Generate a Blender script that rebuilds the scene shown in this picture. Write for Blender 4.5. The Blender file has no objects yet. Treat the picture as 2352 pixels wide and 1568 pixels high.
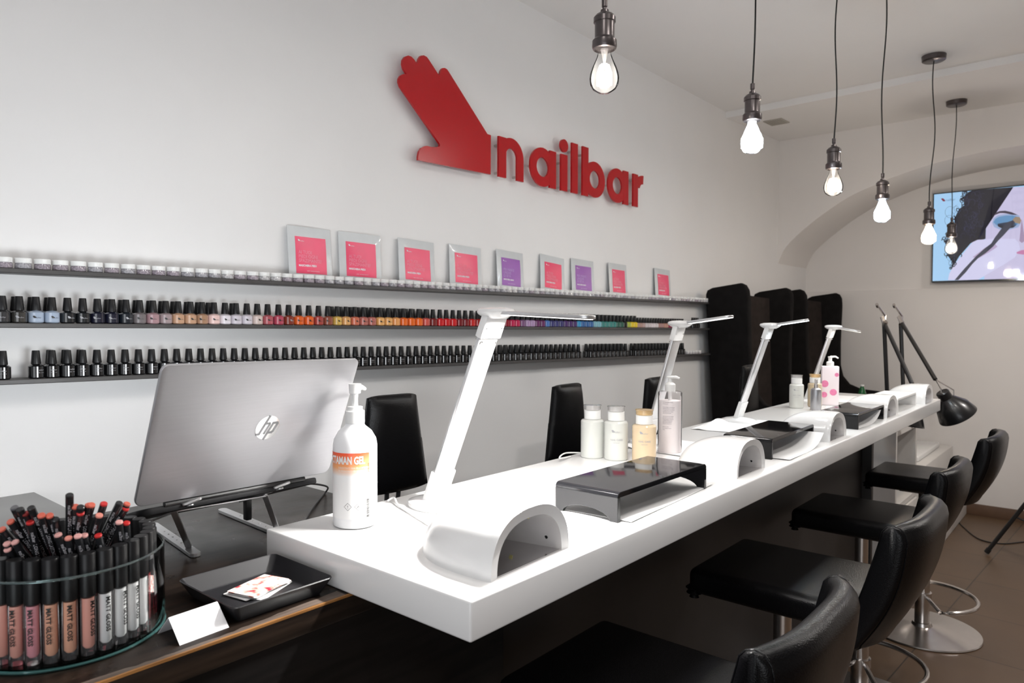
import bpy, bmesh, math, random
from math import sin, cos, pi, radians, sqrt, tan
from mathutils import Vector, Matrix
random.seed(7)
SC = bpy.context.scene
COL = SC.collection

# ------------------------------------------------------------------ camera
F_PX, YAW, PITCH, ROLL = 1630.2, 0.70638, 0.028357, 0.0019926
EYE = Vector((0, 0, 1.48))
FW = Vector((cos(YAW) * cos(PITCH), sin(YAW) * cos(PITCH), -sin(PITCH)))
_R = Vector((sin(YAW), -cos(YAW), 0)); _U = _R.cross(FW)
RT = _R * cos(ROLL) + _U * sin(ROLL)
UP = RT.cross(FW)
cam_data = bpy.data.cameras.new('camera')
cam = bpy.data.objects.new('camera', cam_data); COL.objects.link(cam)
cam_data.sensor_width = 36.0
cam_data.lens = F_PX * 36.0 / 2352.0
cam_data.clip_start = 0.02
cam_data.dof.use_dof = True
cam_data.dof.focus_distance = 1.6
cam_data.dof.aperture_fstop = 7.0
M = Matrix.Identity(4)
for i in range(3):
    M[i][0] = RT[i]; M[i][1] = UP[i]; M[i][2] = -FW[i]; M[i][3] = EYE[i]
cam.matrix_world = M
SC.camera = cam

# ------------------------------------------------------------------ view, world, main lights
SC.view_settings.view_transform = 'Standard'
SC.view_settings.look = 'None'
SC.view_settings.gamma = 1.0
SC.view_settings.use_curve_mapping = False
SC.view_settings.exposure = 0.03
SC.cycles.transparent_max_bounces = 32
world = bpy.data.worlds.new('world'); SC.world = world
world.use_nodes = True
wn = world.node_tree.nodes; wl = world.node_tree.links
bg = wn['Background']
bg.inputs['Color'].default_value = (0.93, 0.96, 1.0, 1)
bg.inputs['Strength'].default_value = 0.32


def area_light(name, loc, target, size, power, color=(1, 1, 1), shape='RECTANGLE', size_y=None, spread=180):
    d = bpy.data.lights.new(name, 'AREA')
    d.shape = shape; d.size = size
    if size_y: d.size_y = size_y
    d.energy = power; d.color = color; d.spread = radians(spread)
    o = bpy.data.objects.new(name, d); COL.objects.link(o)
    o.location = loc
    o.rotation_euler = (Vector(target) - Vector(loc)).to_track_quat('-Z', 'Y').to_euler()
    return o


# daylight-coloured area light added inside the room, behind and left of the camera
area_light('daylight_fill', (-1.9, -1.1, 1.15), (0.9, 1.2, 1.0), 2.4, 34, (0.93, 0.96, 1.0), size_y=1.9)
# fill lights added under the ceiling, out of frame, to brighten counter and walls
for i, (x, y, p) in enumerate(((0.20, 0.35, 8), (-1.0, 0.4, 3), (1.4, 0.10, 7), (2.7, -0.10, 13), (4.4, -0.9, 38))):
    area_light('ceiling_fill', (x, y, 2.90), (x, y, 0), 0.22, p, (1.0, 0.965, 0.93) if x < 2 else (1.0, 0.95, 0.90), 'DISK', spread=165)


# ------------------------------------------------------------------ pixel rays -> points on real planes
def ray(x, y):
    return FW + RT * ((x - 1176) / F_PX) - UP * ((y - 784) / F_PX)
def hitz(x, y, z):
    d = ray(x, y); return EYE + d * ((z - EYE.z) / d.z)
def hity(x, y, Y):
    d = ray(x, y); return EYE + d * (Y / d.y)
def hitx(x, y, X):
    d = ray(x, y); return EYE + d * (X / d.x)


# ------------------------------------------------------------------ materials
def mat(name, color, rough=0.5, metal=0.0, spec=0.5, coat=0.0, emit=None, estr=0.0, vary=0.0, vscale=8.0,
        bump=0.0, bscale=200.0, sss=0.0, alpha=1.0, stretch=None):
    m = bpy.data.materials.new(name); m.use_nodes = True
    nt = m.node_tree; n = nt.nodes; b = n['Principled BSDF']
    c = (*color, 1.0)
    b.inputs['Base Color'].default_value = c
    b.inputs['Roughness'].default_value = rough
    b.inputs['Metallic'].default_value = metal
    b.inputs['Specular IOR Level'].default_value = spec
    b.inputs['Coat Weight'].default_value = coat
    b.inputs['Alpha'].default_value = alpha
    if emit:
        b.inputs['Emission Color'].default_value = (*emit, 1); b.inputs['Emission Strength'].default_value = estr
    if sss:
        b.inputs['Subsurface Weight'].default_value = sss
        b.inputs['Subsurface Radius'].default_value = (0.01, 0.01, 0.01)
    if vary or bump:
        tc = n.new('ShaderNodeTexCoord'); mp = n.new('ShaderNodeMapping')
        nt.links.new(tc.outputs['Object'], mp.inputs['Vector'])
        if stretch: mp.inputs['Scale'].default_value = stretch
    if vary:
        t = n.new('ShaderNodeTexNoise'); t.inputs['Scale'].default_value = vscale; t.inputs['Detail'].default_value = 5
        r = n.new('ShaderNodeMapRange')
        r.inputs['From Min'].default_value = 0.3; r.inputs['From Max'].default_value = 0.7
        r.inputs['To Min'].default_value = 1 - vary; r.inputs['To Max'].default_value = 1 + vary
        mx = n.new('ShaderNodeMix'); mx.data_type = 'RGBA'; mx.blend_type = 'MULTIPLY'; mx.inputs[0].default_value = 1
        mx.inputs[6].default_value = c
        nt.links.new(mp.outputs[0], t.inputs['Vector']); nt.links.new(t.outputs['Fac'], r.inputs['Value'])
        nt.links.new(r.outputs[0], mx.inputs[7]); nt.links.new(mx.outputs[2], b.inputs['Base Color'])
    if bump:
        t2 = n.new('ShaderNodeTexNoise'); t2.inputs['Scale'].default_value = bscale
        bp = n.new('ShaderNodeBump'); bp.inputs['Strength'].default_value = bump; bp.inputs['Distance'].default_value = 0.002
        nt.links.new(mp.outputs[0], t2.inputs['Vector']); nt.links.new(t2.outputs['Fac'], bp.inputs['Height'])
        nt.links.new(bp.outputs[0], b.inputs['Normal'])
    return m


def clear_mat(name, tint=(1, 1, 1), gloss=1.0, rough=0.03, ior=1.45, haze=0.0, haze_color=(1, 1, 1)):
    """thin clear glass or plastic: fresnel mix of a tinted see-through layer and a glossy one"""
    m = bpy.data.materials.new(name); m.use_nodes = True
    nt = m.node_tree; n = nt.nodes; n.clear()
    out = n.new('ShaderNodeOutputMaterial'); tr = n.new('ShaderNodeBsdfTransparent'); gl = n.new('ShaderNodeBsdfGlossy')
    fr = n.new('ShaderNodeFresnel'); fr.inputs['IOR'].default_value = ior
    mx = n.new('ShaderNodeMixShader')
    tr.inputs['Color'].default_value = (*tint, 1); gl.inputs['Roughness'].default_value = rough
    gl.inputs['Color'].default_value = (gloss, gloss, gloss, 1)
    nt.links.new(fr.outputs[0], mx.inputs[0])
    src = tr
    if haze:
        df = n.new('ShaderNodeBsdfDiffuse'); df.inputs['Color'].default_value = (*haze_color, 1)
        m2 = n.new('ShaderNodeMixShader'); m2.inputs[0].default_value = haze
        nt.links.new(tr.outputs[0], m2.inputs[1]); nt.links.new(df.outputs[0], m2.inputs[2]); src = m2
    nt.links.new(src.outputs[0], mx.inputs[1]); nt.links.new(gl.outputs[0], mx.inputs[2])
    nt.links.new(mx.outputs[0], out.inputs['Surface'])
    return m


def emis(name, color, strength):
    return mat(name, (0, 0, 0), 0.5, emit=color, estr=strength)


WALL = mat('painted_plaster', (0.79, 0.785, 0.785), 0.62, vary=0.015, vscale=3, bump=0.12, bscale=30)
WALL_WARM = mat('painted_plaster_warm', (0.78, 0.75, 0.73), 0.62, vary=0.015, vscale=3, bump=0.12, bscale=30)
CEIL = mat('ceiling_paint', (0.80, 0.785, 0.775), 0.75, vary=0.015, vscale=2)
COUNTER = mat('white_solid_surface', (0.84, 0.835, 0.83), 0.22, coat=0.15, vary=0.008, vscale=5)
WHITE = mat('white_gloss_plastic', (0.78, 0.78, 0.78), 0.18, coat=0.4, vary=0.01)
WHITE_MATT = mat('white_matt_plastic', (0.80, 0.80, 0.79), 0.45, vary=0.01)
LINER = mat('uv_liner', (0.74, 0.72, 0.71), 0.25, metal=0.3, vary=0.03, vscale=40)
MIRROR = mat('polished_plate', (0.62, 0.60, 0.60), 0.08, metal=0.95, vary=0.02)
CHROME = mat('brushed_chrome', (0.62, 0.585, 0.56), 0.22, metal=1.0, vary=0.04, vscale=30)
SILVER = mat('silver_aluminium', (0.72, 0.72, 0.73), 0.33, metal=0.85, vary=0.02, vscale=60)
DARKMETAL = mat('gunmetal', (0.12, 0.105, 0.105), 0.3, metal=0.9, vary=0.06, vscale=80)
ACRYLIC = mat('black_acrylic', (0.006, 0.006, 0.007), 0.06, vary=0.1)
ACRYLIC_M = mat('black_acrylic_satin', (0.012, 0.012, 0.013), 0.3, spec=0.25, vary=0.1)
LEATHER = mat('black_leather', (0.003, 0.003, 0.0035), 0.27, spec=0.20, vary=0.1, bump=0.35, bscale=420)
VELVET = mat('black_velvet', (0.010, 0.009, 0.009), 0.9, spec=0.1, vary=0.2, vscale=20)
VELVET_B = mat('dark_brown_velvet', (0.026, 0.020, 0.018), 0.85, spec=0.15, vary=0.2, vscale=20)
BLACK = mat('black_plastic', (0.012, 0.012, 0.013), 0.35, vary=0.1)
CAPBLACK = mat('black_cap_satin', (0.010, 0.010, 0.011), 0.36, spec=0.3, vary=0.06, vscale=60)
BLACKGLOSS = mat('black_glass_bottle', (0.006, 0.006, 0.007), 0.12, coat=0.5, vary=0.1)
SHELF = mat('dark_grey_shelf', (0.055, 0.052, 0.052), 0.45, vary=0.15, vscale=12)
SHELF_EDGE = SHELF
REDSIGN = mat('red_acrylic', (0.43, 0.003, 0.007), 0.22, vary=0.02)
STEEL = mat('steel', (0.6, 0.6, 0.6), 0.3, metal=1.0, vary=0.02)
GLASS = clear_mat('clear_glass', (0.985, 0.995, 0.992), ior=1.13)
GLASS_EDGE = clear_mat('glass_edge_green', (0.45, 0.78, 0.76), haze=0.16, haze_color=(0.25, 0.6, 0.58))
BULBGLASS = clear_mat('bulb_glass', (0.995, 0.995, 0.995), ior=1.12, haze=0.012)
BULBGLOW = clear_mat('bulb_glass_lit', (0.99, 0.99, 0.99), ior=1.12, haze=0.22)
PLASTIC_CLEAR = clear_mat('clear_plastic', (0.985, 0.98, 0.985), haze=0.05, haze_color=(0.95, 0.92, 0.95), ior=1.2)
FROST = clear_mat('frosted_plastic', (0.85, 0.87, 0.84), haze=0.72, haze_color=(0.83, 0.84, 0.80), rough=0.15)
FROST_O = clear_mat('frosted_orange', (0.9, 0.8, 0.65), haze=0.75, haze_color=(0.88, 0.70, 0.48), rough=0.15)
PAPER = mat('white_paper', (0.80, 0.80, 0.80), 0.7, vary=0.01)
PINKLABEL = mat('pink_print', (0.78, 0.055, 0.145), 0.35, vary=0.04, vscale=20)
PURPLELABEL = mat('purple_print', (0.30, 0.10, 0.42), 0.35, vary=0.04, vscale=20)
POUCH = mat('silver_white_foil', (0.56, 0.585, 0.60), 0.34, spec=0.5, coat=0.12, vary=0.03, vscale=30, bump=0.15, bscale=25)
INK = mat('black_ink', (0.015, 0.015, 0.015), 0.5, vary=0.05)
INK_G = mat('grey_ink', (0.35, 0.35, 0.37), 0.5, vary=0.05)
INK_W = mat('white_ink', (0.80, 0.78, 0.82), 0.5, vary=0.05)
INK_P = mat('pale_pink_ink', (0.85, 0.30, 0.40), 0.5, vary=0.05)
LIDGREY = mat('laptop_lid_grey', (0.48, 0.48, 0.50), 0.45, metal=0.65, vary=0.02, vscale=300, stretch=(0.02, 1, 1))
TV_GLASS = clear_mat('tv_glass')


def wood_mat(name, base, wear, rough=0.3):
    m = mat(name, base, rough, spec=0.28)
    nt = m.node_tree; n = nt.nodes; b = n['Principled BSDF']
    tc = n.new('ShaderNodeTexCoord'); mp = n.new('ShaderNodeMapping'); mp.inputs['Scale'].default_value = (1.2, 14, 14)
    t = n.new('ShaderNodeTexNoise'); t.inputs['Scale'].default_value = 5; t.inputs['Detail'].default_value = 8
    cr = n.new('ShaderNodeValToRGB')
    cr.color_ramp.elements[0].position = 0.35; cr.color_ramp.elements[0].color = (*[c * 0.55 for c in base], 1)
    cr.color_ramp.elements[1].position = 0.72; cr.color_ramp.elements[1].color = (*wear, 1)
    nt.links.new(tc.outputs['Object'], mp.inputs['Vector']); nt.links.new(mp.outputs[0], t.inputs['Vector'])
    nt.links.new(t.outputs['Fac'], cr.inputs[0]); nt.links.new(cr.outputs[0], b.inputs['Base Color'])
    t3 = n.new('ShaderNodeTexNoise'); t3.inputs['Scale'].default_value = 9; t3.inputs['Detail'].default_value = 6
    r3 = n.new('ShaderNodeMapRange'); r3.inputs['To Min'].default_value = rough - 0.1; r3.inputs['To Max'].default_value = rough + 0.2
    nt.links.new(tc.outputs['Object'], t3.inputs['Vector']); nt.links.new(t3.outputs['Fac'], r3.inputs['Value'])
    nt.links.new(r3.outputs[0], b.inputs['Roughness'])
    return m


WOOD = wood_mat('dark_stained_wood', (0.011, 0.0075, 0.006), (0.026, 0.017, 0.012), 0.26)
WOOD_FRONT = wood_mat('dark_wood_front', (0.004, 0.0035, 0.0035), (0.009, 0.007, 0.0065), 0.45)
WOOD_WORN = wood_mat('worn_wood_edge', (0.30, 0.13, 0.035), (0.40, 0.19, 0.06), 0.5)
WOOD_RUB = wood_mat('rubbed_wood', (0.10, 0.075, 0.06), (0.16, 0.12, 0.10), 0.45)
GREYTOP = mat('grey_laminate', (0.17, 0.17, 0.165), 0.3, vary=0.05, vscale=10)

floor_m = mat('brown_floor_tiles', (0.12, 0.08, 0.05), 0.42)
nt = floor_m.node_tree; n = nt.nodes; b = n['Principled BSDF']
tc = n.new('ShaderNodeTexCoord'); mp = n.new('ShaderNodeMapping')
mp.inputs['Rotation'].default_value = (0, 0, radians(3.5)); mp.inputs['Location'].default_value = (0.12, 0.19, 0)
br = n.new('ShaderNodeTexBrick'); br.offset = 0.0
br.inputs['Scale'].default_value = 1.0; br.inputs['Brick Width'].default_value = 0.54; br.inputs['Row Height'].default_value = 0.54
br.inputs['Mortar Size'].default_value = 0.003; br.inputs['Mortar Smooth'].default_value = 0.1
br.inputs['Color1'].default_value = (0.100, 0.060, 0.033, 1); br.inputs['Color2'].default_value = (0.086, 0.051, 0.028, 1)
br.inputs['Mortar'].default_value = (0.030, 0.018, 0.011, 1)
nz = n.new('ShaderNodeTexNoise'); nz.inputs['Scale'].default_value = 3.0; nz.inputs['Detail'].default_value = 7
rr = n.new('ShaderNodeMapRange'); rr.inputs['To Min'].default_value = 0.75; rr.inputs['To Max'].default_value = 1.25
mx = n.new('ShaderNodeMix'); mx.data_type = 'RGBA'; mx.blend_type = 'MULTIPLY'; mx.inputs[0].default_value = 1
nt.links.new(tc.outputs['Object'], mp.inputs['Vector']); nt.links.new(mp.outputs[0], br.inputs['Vector'])
nt.links.new(tc.outputs['Object'], nz.inputs['Vector']); nt.links.new(nz.outputs['Fac'], rr.inputs['Value'])
nt.links.new(br.outputs['Color'], mx.inputs[6]); nt.links.new(rr.outputs[0], mx.inputs[7])
nt.links.new(mx.outputs[2], b.inputs['Base Color'])
FLOOR = floor_m


# ------------------------------------------------------------------ mesh helpers
class MB:
    def __init__(s): s.bm = bmesh.new()

    def quad(s, *pts):
        s.bm.faces.new([s.bm.verts.new(p) for p in pts]); return s

    def box(s, x0, y0, z0, x1, y1, z1, r=0.0, seg=2, mtx=None):
        t = bmesh.new(); bmesh.ops.create_cube(t, size=1.0)
        for v in t.verts:
            v.co = Vector((x0 + (v.co.x + .5) * (x1 - x0), y0 + (v.co.y + .5) * (y1 - y0), z0 + (v.co.z + .5) * (z1 - z0)))
        if r > 0:
            bmesh.ops.bevel(t, geom=list(t.edges), offset=r, segments=seg, profile=0.5, affect='EDGES')
        s._add(t, mtx); return s

    def _add(s, t, mtx=None):
        if mtx is not None: bmesh.ops.transform(t, matrix=mtx, verts=t.verts)
        me = bpy.data.meshes.new('tmp'); t.to_mesh(me); t.free(); s.bm.from_mesh(me); bpy.data.meshes.remove(me)

    def prism(s, poly, fa, fb, r=0.0, seg=2):
        """poly: list of 2d points; fa / fb map a 2d point to the 3d point of each end cap"""
        t = bmesh.new()
        a = [t.verts.new(fa(p)) for p in poly]; b2 = [t.verts.new(fb(p)) for p in poly]
        k = len(poly)
        t.faces.new(a); t.faces.new(b2[::-1])
        for i in range(k):
            t.faces.new((a[i], b2[i], b2[(i + 1) % k], a[(i + 1) % k]))
        bmesh.ops.recalc_face_normals(t, faces=t.faces)
        if r > 0:
            es = [e for e in t.edges if len(e.link_faces) == 2 and e.calc_face_angle(0) > 0.8]
            bmesh.ops.bevel(t, geom=es, offset=r, segments=seg, profile=0.5, affect='EDGES')
        bmesh.ops.triangulate(t, faces=[f for f in t.faces if len(f.verts) > 4])
        s._add(t); return s

    def lathe(s, prof, n=24, c=(0, 0, 0), a0=0.0, a1=2 * pi, mtx=None, sx=1.0, sy=1.0):
        t = bmesh.new(); full = abs(a1 - a0 - 2 * pi) < 1e-6
        m = n if full else n + 1
        rings = []
        for r, z in prof:
            if r < 1e-7 and full:
                rings.append([t.verts.new((c[0], c[1], c[2] + z))] * m); continue
            rings.append([t.verts.new((c[0] + r * sx * cos(a0 + (a1 - a0) * i / n), c[1] + r * sy * sin(a0 + (a1 - a0) * i / n), c[2] + z)) for i in range(m)])
        for k in range(len(rings) - 1):
            A, B = rings[k], rings[k + 1]
            for i in range(n):
                j = (i + 1) % m
                vs = []
                for v in (A[i], A[j], B[j], B[i]):
                    if v not in vs: vs.append(v)
                if len(vs) >= 3:
                    try: t.faces.new(vs)
                    except ValueError: pass
        if full: bmesh.ops.recalc_face_normals(t, faces=t.faces)
        s._add(t, mtx); return s

    def tube(s, pts, r, n=8, closed=False, rx=None, cap=True):
        pts = [Vector(p) for p in pts]; k = len(pts); t = bmesh.new(); rings = []
        prev = None
        for i, p in enumerate(pts):
            if closed: d = pts[(i + 1) % k] - pts[i - 1]
            else: d = pts[min(i + 1, k - 1)] - pts[max(i - 1, 0)]
            d.normalize()
            if prev is None:
                u = d.cross(Vector((0, 0, 1)))
                if u.length < 1e-3: u = d.cross(Vector((0, 1, 0)))
            else:
                u = prev - d * prev.dot(d)
            u.normalize(); prev = u; w = d.cross(u)
            rr_ = r[i] if isinstance(r, (list, tuple)) else r
            rings.append([t.verts.new(p + u * (rr_ * cos(2 * pi * j / n)) + w * ((rx or 1.0) * rr_ * sin(2 * pi * j / n))) for j in range(n)])
        m = k if closed else k - 1
        for i in range(m):
            A, B = rings[i], rings[(i + 1) % k]
            for j in range(n): t.faces.new((A[j], A[(j + 1) % n], B[(j + 1) % n], B[j]))
        if not closed and cap:
            t.faces.new(rings[0][::-1]); t.faces.new(rings[-1])
        bmesh.ops.recalc_face_normals(t, faces=t.faces)
        s._add(t); return s

    def grid(s, f, nu, nv, closed_u=False):
        t = bmesh.new()
        V = [[t.verts.new(f(i / nu, j / nv)) for j in range(nv + 1)] for i in range(nu if closed_u else nu + 1)]
        k = len(V)
        for i in range(nu):
            for j in range(nv):
                t.faces.new((V[i][j], V[(i + 1) % k][j], V[(i + 1) % k][j + 1], V[i][j + 1]))
        s._add(t); return s

    def slab(s, f, nu, nv, off):
        """a closed thin body between f(u,v) and f(u,v)+off(u,v)"""
        t = bmesh.new()
        A = [[t.verts.new(f(i / nu, j / nv)) for j in range(nv + 1)] for i in range(nu + 1)]
        B = [[t.verts.new(Vector(f(i / nu, j / nv)) + Vector(off(i / nu, j / nv))) for j in range(nv + 1)] for i in range(nu + 1)]
        for i in range(nu):
            for j in range(nv):
                t.faces.new((A[i][j], A[i + 1][j], A[i + 1][j + 1], A[i][j + 1]))
                t.faces.new((B[i][j], B[i][j + 1], B[i + 1][j + 1], B[i + 1][j]))
        for i in range(nu):
            t.faces.new((A[i][0], B[i][0], B[i + 1][0], A[i + 1][0])); t.faces.new((A[i][nv], A[i + 1][nv], B[i + 1][nv], B[i][nv]))
        for j in range(nv):
            t.faces.new((A[0][j], A[0][j + 1], B[0][j + 1], B[0][j])); t.faces.new((A[nu][j], B[nu][j], B[nu][j + 1], A[nu][j + 1]))
        bmesh.ops.recalc_face_normals(t, faces=t.faces)
        s._add(t); return s

    def mesh(s, name, m, smooth=35):
        me = bpy.data.meshes.new(name); s.bm.to_mesh(me); s.bm.free()
        if m: me.materials.append(m)
        if smooth:
            me.polygons.foreach_set('use_smooth', [True] * len(me.polygons))
            me.set_sharp_from_angle(angle=radians(smooth))
        return me


def part(name, mb, m, parent=None, label=None, smooth=35, kind=None):
    me = mb.mesh(name, m, smooth) if isinstance(mb, MB) else mb
    o = bpy.data.objects.new(name, me); COL.objects.link(o)
    if parent: o.parent = parent
    if label: o['label'] = label
    if kind: o['kind'] = kind
    return o


def thing(name, label, cat, loc=(0, 0, 0), group=None, rz=0.0):
    o = bpy.data.objects.new(name, None); COL.objects.link(o)
    o.empty_display_size = 0.05
    o.location = loc; o.rotation_euler = (0, 0, rz)
    o['label'] = label; o['category'] = cat
    if group: o['group'] = group
    return o


def solo(name, mb, m, label, cat, group=None, loc=(0, 0, 0), rz=0.0, smooth=35):
    o = part(name, mb, m, None, smooth=smooth); o.location = loc; o.rotation_euler = (0, 0, rz)
    o['label'] = label; o['category'] = cat
    if group: o['group'] = group
    return o


def struct(name, mb, m, smooth=35):
    o = part(name, mb, m, None, smooth=smooth); o['kind'] = 'structure'; return o


def dup(root, loc, rz=None, label=None, group=None, mats=None, scale=None):
    r = root.copy(); COL.objects.link(r); r.location = loc
    if rz is not None: r.rotation_euler = (0, 0, rz)
    if label: r['label'] = label
    if group: r['group'] = group
    if scale: r.scale = scale
    for ch in root.children:
        c = ch.copy(); COL.objects.link(c); c.parent = r
        if mats:
            for k, m2 in mats.items():
                if c.name.split('.')[0] == k:
                    c.data = mesh_with(c.data, m2)
        for g in ch.children:
            d = g.copy(); COL.objects.link(d); d.parent = c
    return r


_mm = {}
def mesh_with(me, m2):
    key = (me.name, m2.name)
    if key not in _mm:
        c = me.copy(); c.materials.clear(); c.materials.append(m2); _mm[key] = c
        _mm[(c.name, m2.name)] = c
    return _mm[key]


def text_mesh(body, size, m, place, align='LEFT', spacing=1.0, line=1.0, bold=0.0, name='print', subdiv=0):
    """lettering as a mesh; place(x, y) gives the 3d point of each flat text point"""
    cu = bpy.data.curves.new(name, 'FONT'); cu.body = body; cu.size = size; cu.align_x = align
    cu.space_character = spacing; cu.space_line = line; cu.offset = bold; cu.resolution_u = 2
    ob = bpy.data.objects.new(name, cu); COL.objects.link(ob)
    dg = bpy.context.evaluated_depsgraph_get()
    me = bpy.data.meshes.new_from_object(ob.evaluated_get(dg))
    bpy.data.objects.remove(ob); bpy.data.curves.remove(cu)
    if subdiv:
        bm = bmesh.new(); bm.from_mesh(me); bmesh.ops.triangulate(bm, faces=bm.faces)
        bmesh.ops.subdivide_edges(bm, edges=bm.edges, cuts=subdiv); bm.to_mesh(me); bm.free()
    for v in me.vertices: v.co = Vector(place(v.co.x, v.co.y))
    me.materials.clear(); me.materials.append(m)
    me.name = name
    return me


def on_cyl(R, z0=0.0, off=0.0004, ang0=-pi / 2):
    """flat text on the side of an upright cylinder, centred on direction ang0"""
    return lambda x, y: ((R + off) * cos(ang0 + x / R), (R + off) * sin(ang0 + x / R), z0 + y)


def join_text(bm_list, name, m):
    bm = bmesh.new()
    for me in bm_list: bm.from_mesh(me); bpy.data.meshes.remove(me)
    me = bpy.data.meshes.new(name); bm.to_mesh(me); bm.free(); me.materials.append(m); return me


# hand emblem outline in metres, measured on the sign (x along the wall, z up)
HAND = [(2.266, 2.108), (2.267, 2.275), (2.245, 2.276), (2.015, 2.478), (2.007, 2.484), (1.994, 2.486), (1.981, 2.482), (1.972, 2.471), (1.963, 2.448),
        (1.908, 2.495), (1.898, 2.502), (1.882, 2.504), (1.866, 2.498), (1.856, 2.485), (1.848, 2.462), (1.832, 2.475), (1.818, 2.481), (1.803, 2.481),
        (1.786, 2.472), (1.776, 2.457), (1.774, 2.441), (1.780, 2.425), (1.796, 2.409), (1.780, 2.406), (1.764, 2.396), (1.756, 2.382), (1.756, 2.370), (1.763, 2.355),
        (1.965, 2.182), (1.968, 2.176), (1.963, 2.170), (1.942, 2.164), (1.922, 2.161), (1.900, 2.161), (1.884, 2.157), (1.868, 2.147), (1.857, 2.132), (1.852, 2.111), (1.852, 2.098)]
HAND = [(x, z) for x, z in HAND]
HAND_U = [((x - 2.01) / 0.515, (z - 2.30) / 0.515) for x, z in HAND]      # unit size emblem


def hand_small(place, m, name='emblem', s=1.0):
    bm = bmesh.new(); f = bm.faces.new([bm.verts.new((x * s, y * s, 0)) for x, y in HAND_U])
    bmesh.ops.triangulate(bm, faces=[f])
    me = bpy.data.meshes.new(name); bm.to_mesh(me); bm.free()
    for v in me.vertices: v.co = Vector(place(v.co.x, v.co.y))
    me.materials.append(m); return me


# ================================================================== THE ROOM
YW = 2.10      # left wall
XA = 5.77      # wall with the arch
XB = 6.46      # back of the arched recess
ZC = 2.935     # ceiling
struct('floor', MB().box(-2.6, -2.8, -0.1, 6.6, 2.2, 0.0), FLOOR)
struct('wall_left', MB().box(-2.6, YW, 0.0, 6.6, YW + 0.1, ZC), WALL)
struct('wall_right', MB().box(-2.6, -2.8, 0.0, 6.6, -2.7, ZC), mat('taupe_wall_paint', (.34, .31, .29), .6, vary=.02))
struct('ceiling', MB().box(-2.6, -2.8, ZC, 6.6, 2.2, ZC + 0.1), CEIL)
struct('trim_1', MB().prism([(4.745, 2.893), (5.77, 2.930), (6.6, 2.9349), (6.6, 2.9349), (4.745, 2.9349)],
                            lambda p: (p[0], -2.7, p[1]), lambda p: (p[0], YW, p[1])), CEIL, smooth=0)
arch = [(2.1, 1.951), (2.072, 2.020), (2.035, 2.085), (1.954, 2.165), (1.815, 2.275), (1.70, 2.352), (1.569, 2.428), (1.42, 2.487), (1.273, 2.537), (1.13, 2.575), (0.997, 2.602), (0.87, 2.620), (0.739, 2.634), (0.6, 2.643), (0.45, 2.648)]
arch_s = []
for i in range(len(arch) - 1):
    for t_ in (0, 0.5):
        p0 = arch[max(i - 1, 0)]; p1 = arch[i]; p2 = arch[i + 1]; p3 = arch[min(i + 2, len(arch) - 1)]
        cr_ = [0.5 * (2 * p1[k] + (p2[k] - p0[k]) * t_ + (2 * p0[k] - 5 * p1[k] + 4 * p2[k] - p3[k]) * t_ ** 2 + (3 * p1[k] - p0[k] - 3 * p2[k] + p3[k]) * t_ ** 3) for k in (0, 1)]
        arch_s.append(tuple(cr_))
arch_s.append(arch[-1])
full = arch_s + [(0.9 - y, z) for y, z in arch_s[:-1][::-1]]
poly = [(YW, ZC)] + full + [(-1.2, 0.0), (-2.7, 0.0), (-2.7, ZC)]
struct('wall_back', MB().prism(poly, lambda p: (XA, p[0], p[1]), lambda p: (XB, p[0], p[1])), WALL_WARM, smooth=25)
struct('wall_recess', MB().box(XB, -2.7, 0, XB + 0.1, YW, ZC), WALL_WARM)
struct('trim_2', MB().box(XB - 0.014, -1.2, 0.0, XB, YW, 1.745, r=0.003), WALL_WARM)
struct('baseboard_recess', MB().box(XB - 0.03, -1.2, 0.0, XB - 0.014, YW, 0.085, r=0.002), mat('brown_tile_skirting', (0.10, 0.055, 0.032), 0.45, vary=0.15))

# air grille on the lowered ceiling
g = thing('air_vent', 'flat greyish air vent plate on the lowered ceiling near the corner', 'air vent', (5.10, 1.88, 2.9035))
part('vent_plate', MB().box(-0.085, -0.065, -0.004, 0.085, 0.065, 0.004, r=0.002), mat('vent_grey', (0.40, 0.38, 0.34), 0.6, vary=0.03), g)
vs = MB()
for i in range(7): vs.box(-0.075, -0.05 + i * 0.0165, -0.006, 0.075, -0.045 + i * 0.0165, -0.004)
part('vent_slats', vs, mat('vent_slat', (0.36, 0.34, 0.30), 0.6, vary=0.03), g)
g.rotation_euler = (0, radians(-2.1), 0)

# ================================================================== SIGN
YS = 2.055
sg = thing('wall_sign', 'large red acrylic sign on the white wall, a raised hand beside the word nailbar', 'sign', (1.852, YS, 2.10))
LZ, LX = 2.10, 1.852
def spr(poly, mbx, th=0.010):
    mbx.prism(poly, lambda p: (p[0] - LX, 0.0, p[1] - LZ), lambda p: (p[0] - LX, th, p[1] - LZ))
def ring(mbx, cx, cz, ro, ri, a0=0.0, a1=2 * pi, n=36, th=0.010, sz=1.0):
    full_ = abs(a1 - a0) > 2 * pi - 1e-6
    prof = None
    t = bmesh.new(); R = []
    m = n if full_ else n + 1
    for i in range(m):
        a = a0 + (a1 - a0) * i / n
        R.append([t.verts.new((cx - LX + r * cos(a), y, cz - LZ + r * sz * sin(a))) for r, y in ((ro, .0003), (ro, th), (ri, th), (ri, .0003))])
    for i in range(n):
        A, B = R[i], R[(i + 1) % m]
        for k in range(4): t.faces.new((A[k], A[(k + 1) % 4], B[(k + 1) % 4], B[k]))
    if not full_:
        t.faces.new(R[0]); t.faces.new(R[-1][::-1])
    bmesh.ops.recalc_face_normals(t, faces=t.faces); mbx._add(t)
def sbox(mbx, x0, z0, x1, z1, th=0.010, y0=0.0): mbx.box(x0 - LX, y0, z0 - LZ, x1 - LX, th, z1 - LZ)
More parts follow.
